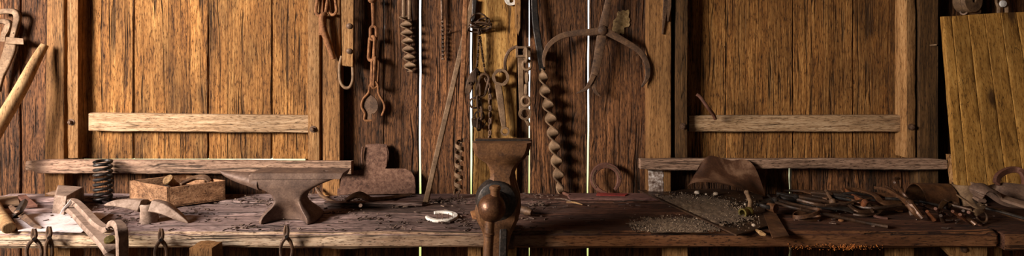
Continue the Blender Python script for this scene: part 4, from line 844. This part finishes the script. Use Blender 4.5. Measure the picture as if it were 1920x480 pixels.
ptongs('tongs with short blunt jaws lying behind the two hoops', (1492, 371, .05), [(1456, 363, .06), (1474, 366, .058)], [(1458, 368, .05), (1474, 372, .05)], [(1540, 376, .05), (1600, 383, .04)], [(1530, 383, .04), (1580, 389, .03)], (M_DARK, M_RUST), .0095)
flat('iron_strap', [(1505, 357, .05), (1530, 363, .055), (1555, 371, .05)], .04, .008, M_SPADE, 'broad flat strap lying slanted at the back of the pile under the light slit', 'strap')
rod('iron_rod', [(1440, 366, .045), (1452, 374, .05), (1464, 362, .06)], .006, M_DARK, 'thin bent dark rod arching behind the copper ferrule', 'rod')
flat('iron_strap', [(1520, 372, .03), (1560, 376, .03), (1570, 380, .03)], .03, .012, M_RUST, 'short thick iron strap in the heap behind the hoops', 'strap')
m = MB(); m.tube([on(1549, 358, .075), on(1560, 376, .05)], .008, 8); m.ball(on(1561, 378, .05), .016, 10); tag(m.build('ball_pin', M_RUST), 'short pin with a round end sticking up out of the heap', 'pin', PG)
flat('iron_strap', [(1530, 387, .03), (1575, 390, .03), (1600, 396, .02)], .028, .01, M_DARK, 'dark flat strap lying in the heap just above the long straight brown rod', 'strap')
rod('iron_rod', [(1575, 367, .05), (1600, 376, .05), (1620, 382, .045)], .007, M_TAN, 'slim tan rod slanting through the middle of the heap', 'rod')
ptongs('tongs with bright orange jaw tips in the middle of the heap', (1621, 381, .055), [(1584, 355, .06), (1600, 366, .06)], [(1592, 361, .055), (1606, 371, .055)], [(1632, 388, .04), (1636, 397, .03)], [(1640, 386, .04), (1660, 392, .03)], (M_RUSTO, M_RUST))
flat('iron_strap', [(1565, 382, .03), (1590, 384, .045), (1608, 396, .035), (1640, 399, .02)], .016, .012, M_RUST, 'twice-bent narrow strap rippling through the heap', 'strap')
flat('iron_strap', [(1600, 394, .02), (1640, 399, .02), (1655, 392, .03), (1700, 388, .03)], [.024, .024, .022, .02], .01, M_RUST, 'long flat strap running below the curved bands towards the roll', 'strap')
flat('curved_band', [(1578, 357, .06), (1610, 356, .06), (1640, 366, .06), (1652, 378, .05), (1668, 381, .045), (1700, 377, .04)], [.02, .026, .03, .03, .028, .02], .01, M_TAN, 'broad curved iron band sweeping through the back of the heap', 'band')
flat('curved_band', [(1630, 362, .05), (1652, 366, .05), (1680, 368, .05), (1700, 372, .05)], [.026, .03, .026, .02], .01, M_SPADE, 'short curved band lying above the broad one in the heap', 'band')
ptongs('long tongs with a bright worn hinge lying on top of the heap', (1705, 382, .075), [(1640, 352, .075), (1664, 356, .085)], [(1662, 350, .075), (1680, 362, .085)], [(1718, 396, .05), (1730, 410, .025)], [(1714, 398, .045), (1724, 408, .02)], (M_TAN, M_SPADE), .013)
rod('hook_rod', [(1702, 372, .08), (1692, 361, .1), (1682, 348, .11), (1677, 340, .125), (1680, 334, .13), (1687, 335, .125)], [.007, .010, .012, .012, .009, .006], M_TAN, 'hooked rod end curling up above the heap below the sill', 'rod')
rod('iron_rod', [(1636, 402, .01), (1645, 407, .008), (1664, 410, .007)], .008, M_REDR, 'short stubby rod lying loose on the bench in front of the curved bands', 'rod')
for lb, pts, r, mt in (
    ('thin dark rod crossing low behind the two hoops', [(1478, 378, .02), (1520, 384, .018), (1570, 395, .012)], .007, M_DARK),
    ('straight rusty rod at the very back of the heap under the shutter sill', [(1470, 357, .02), (1540, 359, .03), (1610, 360, .03)], .008, M_RUST),
    ('dark bowed rod rising behind the orange jaw tips', [(1556, 372, .04), (1590, 362, .07), (1626, 366, .06), (1650, 374, .04)], .007, M_DARK),
    ('stout rusty rod lying between the rippled strap and the curved bands', [(1596, 386, .03), (1640, 390, .04), (1690, 384, .05)], .009, M_RUST),
    ('slender rod lying across the dark straps in the heap middle', [(1548, 384, .05), (1590, 380, .06), (1634, 372, .07)], .006, M_RUST),
    ('dark rod poking out towards the trough opening', [(1660, 372, .06), (1690, 374, .06), (1722, 380, .04)], .008, M_DARK),
    ('short rusty rod at the front of the heap between hoops and nut', [(1600, 402, .01), (1622, 404, .012), (1650, 398, .02)], .008, M_RUST)):
    rod('iron_rod', pts, r, mt, lb, 'rod')
ptongs('dark flat-jawed tongs lying at the back of the heap behind the blunt-jawed pair', (1555, 366, .06), [(1520, 362, .06), (1538, 362, .065)], [(1522, 367, .05), (1540, 369, .05)], [(1590, 368, .06), (1640, 376, .05)], [(1588, 374, .05), (1636, 384, .04)], (M_RUST, M_DARK))
m = MB(); p = on(1686, 398); m.box(p.x - .012, p.x + .012, p.y - .01, p.y + .012, ZB + .002, ZB + .03); tag(m.build('iron_nut', M_RUSTO, bevel=.003), 'small square orange nut lying on the bench below the long tongs', 'nut', PG)
m = MB(); m.lathe(on(1706, 399, .012), [(.012, 0), (.012, .02), (.006, .03), (0, .03)], (.9, -.3, .1), 8); tag(m.build('short_bolt', M_PALE), 'short pale bolt lying on the bench below the hinge of the long tongs', 'bolt', PG)
m = MB(); m.ball(on(1577, 413, .008), .009, 10, (1.4, 1, .8)); tag(m.build('rusty_nugget', M_RUSTO), 'little orange rusty lump on the bench below the long straight brown rod', 'lump', PG)
# roof-tile shaped roll
m = MB(); cA = at(1712, 361, 2.55); cB = at(1778, 360, 2.57); A_ = []; 
Ra = [[cA + V(.012, .07*math.cos(a), -.045 + .09*math.sin(a)) for a in [math.pi*k/14 for k in range(15)]], [cB + V(0, .065*math.cos(a), -.045 + .085*math.sin(a)) for a in [math.pi*k/14 for k in range(15)]]]
sheet(m, Ra[0], Ra[1], .006, .0, (0, .01, -1), 6); tag(m.build('half_round_trough', M_HEAP2), 'dusty half-round metal trough lying upside down behind the heap', 'trough')
# small handles in front of the trough
hs = ((1731, 391, 1747, 411, M_TAN, 'grey-tan tongs handle below the trough, nearest the long tongs'), (1738, 396, 1752, 413, M_RUSTO, 'orange tongs handle with a round knob below the trough'), (1754, 391, 1765, 402, M_REDR, 'short stubby red handle below the middle of the trough'), (1764, 404, 1768, 414, M_RUST, 'upright blunt handle end below the trough'),
      (1786, 396, 1808, 410, M_RUSTO, 'thick bright orange handle in front of the can'), (1800, 402, 1815, 414, M_RUSTO, 'thin orange handle lying nearest the bench joint'), (1808, 404, 1830, 421, M_TAN, 'tan wooden-looking handle tip at the bench edge before the joint'), (1806, 395, 1824, 407, M_RUST, 'dark handle behind the bright orange one'), (1816, 398, 1834, 408, M_REDR, 'red-brown handle end next to the bent strap ring'))
for i, (x0, y0, x1, y1, mt, lb) in enumerate(hs):
    m = MB(); h = .03 + .006*(i % 3); m.tube([on(x0, y0, h + .014), on((x0+x1)/2, (y0+y1)/2, h*.7 + .004), on(x1, y1, .011)], [.007, .0085, .010], 8); tag(m.build('tongs', hm(mt), bevel=.001), lb, 'tongs', PG)
ptongs('bent-armed tongs in front of the trough with orange edges', (1772, 380, .05), [(1762, 396, .04), (1764, 388, .05)], [(1776, 391, .035), (1780, 385, .045)], [(1784, 379, .05), (1798, 383, .05)], [(1790, 386, .045), (1822, 394, .04)], (M_RUST, M_RUST))
rod('iron_rod', [(1725, 377, .03), (1755, 384, .03), (1780, 392, .028)], .009, M_DARK, 'dark rod running under the trough into the handles', 'rod')
# can
t = thing('old_can', 'crumpled rusty tin can standing behind the handles near the leaning panel', 'can', on(1815, 372))
c = on(1812, 376); c.y = 2.54; c.x = X(1813, 2.54); m = MB(); m.ring(c + V(0, 0, .0), [(.040, .002), (.042, .05), (.046, .10), (.042, .10), (.036, .05), (.035, .006)], (-.12, .05, 1), 20); m.lathe(c + V(0, 0, .003), [(.038, 0), (.038, .004)], (-.12, .05, 1), 20); m.build('body', M_TAN, t)
m = MB(); m.tube(smooth([c + V(-.0, .02, .10), c + V(.02, .03, .125), c + V(.035, .02, .10)], 5), .006, 7); m.build('lug', M_RUST, t)
# bent strap with ring
t = thing('strap_with_ring', 'tan bent leather strap looped over an iron ring at the bench joint', 'strap', on(1828, 405), PG)
m = MB(); m.ribbon(smooth([on(1796, 366, .09), on(1812, 377, .085), on(1826, 386, .075), on(1836, 388, .07), on(1842, 384, .075)], 5), [.012, .014, .022, .03, .03], .006, n=(0, -.6, .8)); m.build('strap', M_TAN, t)
m = MB(); m.ribbon(smooth([on(1842, 383, .08), on(1841, 392, .06), on(1828, 399, .05), on(1822, 396, .05)], 5), .026, .005, n=(.2, -.9, .3)); m.build('loop', M_TAN, t)
m = MB(); cc = on(1840, 405, .03); m.tube([cc + V(.022*math.cos(a), .01*math.sin(a), .024*math.sin(a)) for a in [2*math.pi*k/24 for k in range(24)]], .004, 7, True); m.build('ring', M_RUST, t)
# harness / wooden plane-like straps at the far end
m = MB(); m.ribbon(smooth([on(1842, 377, .10), on(1833, 369, .11), on(1832, 359, .135), on(1841, 352, .15), on(1856, 354, .145), on(1868, 363, .12), on(1885, 373, .10), on(1920, 384, .09), on(1960, 393, .085)], 6), [.03, .05, .06, .06, .055, .05, .05, .05, .05], .014, n=(0, -.35, .93)); tag(m.build('yoke_strap', M_LEATH, bevel=.003), 'thick curled leather strap with a rounded end on the short bench', 'strap')
m = MB(); sheet(m, smooth([on(1850, 350, .12), on(1880, 344, .13), on(1920, 348, .13), on(1965, 352, .13)], 5), smooth([on(1846, 363, .05), on(1880, 385, .05), on(1925, 392, .05), on(1970, 398, .05)], 5), .006, .02, (0, -.5, .8)); tag(m.build('leather_pad', M_LEATH), 'sagging old leather pad under the curled strap on the short bench', 'leather')
rod('iron_rod', [(1826, 373, .06), (1840, 387, .045), (1880, 398, .035), (1940, 415, .03)], .008, M_DARK, 'dark rod with a worn tip lying under the curled strap', 'rod')
flat('wooden_lath', [(1860, 392, .02), (1890, 402, .014), (1940, 419, .012)], .03, .014, M_TAN, 'tan wooden lath lying along the front of the short bench', 'lath')
m = MB(); m.ribbon(smooth([at(1868, 344, 2.40), at(1872, 330, 2.42), at(1888, 320, 2.44), at(1905, 318, 2.44), at(1917, 324, 2.42), at(1922, 338, 2.4), at(1921, 352, 2.38)], 6), .028, .016); tag(m.build('iron_collar', M_REDR, bevel=.003), 'reddish arched iron collar standing up behind the curled strap', 'collar')
# ------------------------------------------------------------------ leaning panel
t = thing('leaning_panel', 'big panel of knotty yellowish boards leaning against the wall past the last post', 'panel', V(X(1860), 2.68, ZB))
tops = [(1768, 31), (1784.5, 30.5), (1815, 28), (1845, 26), (1876, 24), (1906, 23), (1950, 21)]; bots = [(1794, 352), (1815, 352), (1853, 352), (1889, 352), (1922, 352), (1958, 352), (2010, 352)]
def pan(px, py): 
    u = (352 - py)/330; return at(px, py, 2.55 + .13*u)
for i in range(6):
    m = MB(); g_ = .8
    m.plank(pan(bots[i][0] + g_*.5, 352), pan(tops[i][0] + g_*.5, tops[i][1]), pan(bots[i+1][0] - g_*.5, 352), pan(tops[i+1][0] - g_*.5, tops[i+1][1]), .02, .0012, 20); m.build('board', W_PANEL, t)
m = MB(); m.prism([at(1779, 290, 2.66), at(1788, 290, 2.65), at(1795, 346, 2.60), at(1787, 346, 2.61)], (0, .02, 0)); tag(m.build('stick', W_STILE), 'thin pale stick standing beside the foot of the leaning panel', 'stick')
# things above the panel
t = thing('pulley_block', 'dusty brown wooden pulley block hanging on the wall above the leaning panel', 'pulley', at(1816, 25, 2.72))
m = MB(); m.ring(at(1814, 2, 2.70), [(.058, -.03), (.062, -.012), (.05, 0), (.062, .012), (.058, .03), (.012, .032), (.012, -.032)], (.25, -1, 0), 28); m.build('wheel', M_TAN, t)
m = MB(); m.lathe(at(1822, 22, 2.705), [(.016, -.03), (.02, 0), (.02, .03), (.012, .035)], (1, 0, .05), 12); m.ring(at(1808, 22, 2.70), [(.017, -.008), (.017, .012), (.010, .012), (.010, -.008)], (-.8, -.6, 0), 14); m.build('axle', M_RUST, t)
t = thing('pliers', 'pliers with a pale worn joint hanging on the wall above the leaning panel', 'pliers', at(1880, 22, 2.70))
for s in (-1, 1):
    m = MB(); m.tube(smooth([at(1880 - s*4, -30, 2.70), at(1880 - s*7, -10, 2.70), at(1880 + s*2, 5, 2.70 + s*.004), at(1880 + s*7, 14, 2.70), at(1880 + s*7.5, 27, 2.70)], 5), [.008, .009, .012, .009, .008], 8); m.build('arm', M_TAN, t)
m = MB(); m.lathe(at(1880, 7, 2.688), [(.018, 0), (.016, .006), (0, .008)], (0, -1, 0), 14); m.build('joint', M_STEEL, t)
m = MB(); m.tube([at(1868, -30, 2.70), at(1868, 4, 2.70), at(1872, 16, 2.70)], .006, 7); tag(m.build('wire_hanger', M_TAN), 'thin bent wire hanging beside the pliers above the leaning panel', 'wire')

def hang(label, px, py, Y):
    for o in list(COL.objects):
        if o.get('label', '').startswith(label) and o.type == 'EMPTY':
            m = MB(); m.tube([at(px, py, 2.79), at(px, py, Y)], .0042, 6); m.build('nail', M_RUST, o); return
hang('rusty hook-jawed', 26, 62, 2.71); hang('short thick twisted', 763, -12, 2.70); hang('thin small twist', 828, -20, 2.73); hang('dark heavy twisted', 912, 149, 2.69)
hang('rusty chain of long', 698, -22, 2.70); hang('rusty iron hook hanging', 604, -12, 2.67); hang('tan slotted iron bar', 981, 97, 2.685); hang('pliers with', 1878, -20, 2.70); hang('two thin rusty', 1249, -20, 2.69); hang('large broad', 1001, -20, 2.72); hang('dark long-linked', 896, 140, 2.69); hang('dark flat iron tool', 892, 134, 2.69)
hang('fine chain hanging straight', 898, 57, 2.70); hang('fine chain hanging from', 901, 57, 2.70); hang('small double-eyed', 890, 182, 2.70); hang('dusty brown wooden', 1814, 2, 2.70); hang('pale riveted', 652, -30, 2.69)
# ------------------------------------------------------------------ camera, light, sky
cam = bpy.data.cameras.new('camera'); co = bpy.data.objects.new('camera', cam); COL.objects.link(co)
co.location = (0, 0, ZC); co.rotation_euler = (math.pi/2, 0, 0); cam.sensor_fit = 'HORIZONTAL'; cam.sensor_width = 36
cam.lens = 36*F/1920; cam.shift_y = -(240 - HZ)/1920; cam.clip_start = .05; scn.camera = co
def area(name, loc, target, sx, sy, power, color):
    l = bpy.data.lights.new(name, 'AREA'); l.shape = 'RECTANGLE'; l.size = sx; l.size_y = sy; l.energy = power; l.color = color
    o = bpy.data.objects.new(name, l); COL.objects.link(o); o.location = loc
    o.rotation_euler = (Vector(target) - Vector(loc)).to_track_quat('-Z', 'Y').to_euler(); return o
area('doorway_light', (-3.3, .7, 2.5), (-1.1, 2.45, .8), 1.0, 1.0, LK, (1, .92, .89))
area('fill_light', (-5.2, -1.3, 2.8), (.6, 2.7, 1.2), 1.6, 1.2, LF, (1, .89, .74))  # added soft fill lamp, brightens the right-hand shutter
w = bpy.data.worlds.new('sky'); scn.world = w; w.use_nodes = True; nt = w.node_tree; bg = nt.nodes['Background']
tc = nt.nodes.new('ShaderNodeTexCoord'); sp = nt.nodes.new('ShaderNodeSeparateXYZ'); nt.links.new(tc.outputs['Generated'], sp.inputs[0])
def wmath(op, a, b_):
    n = nt.nodes.new('ShaderNodeMath'); n.operation = op
    for i, v in enumerate((a, b_)):
        if hasattr(v, 'node'): nt.links.new(v, n.inputs[i])
        else: n.inputs[i].default_value = v
    return n.outputs[0]
no = nt.nodes.new('ShaderNodeTexNoise'); no.inputs['Scale'].default_value = 9; nt.links.new(tc.outputs['Generated'], no.inputs['Vector'])
el = wmath('ADD', sp.outputs['Z'], wmath('MULTIPLY', wmath('SUBTRACT', no.outputs[0], .5), .22))
r = nt.nodes.new('ShaderNodeValToRGB'); nt.links.new(wmath('ADD', wmath('MULTIPLY', el, 1.0), .5), r.inputs[0])
e = r.color_ramp.elements; e[0].position = .25; e[0].color = (.55, .58, .2, 1); e[1].position = .42; e[1].color = (1, 1, 1, 1)
q = e.new(.33); q.color = (.9, .9, .55, 1)
dy = wmath('MULTIPLY', wmath('MAXIMUM', wmath('ADD', sp.outputs['Y'], .0), 0.0), SKYB)
st = wmath('ADD', dy, SKYF); nt.links.new(r.outputs[0], bg.inputs['Color']); nt.links.new(st, bg.inputs['Strength'])
vs = scn.view_settings; vs.view_transform = 'Standard'; vs.look = 'None'; vs.gamma = 1; vs.use_curve_mapping = False; vs.exposure = EXPO
scn.cycles.use_denoising = True; scn.cycles.max_bounces = 6; scn.cycles.caustics_reflective = False; scn.cycles.caustics_refractive = False
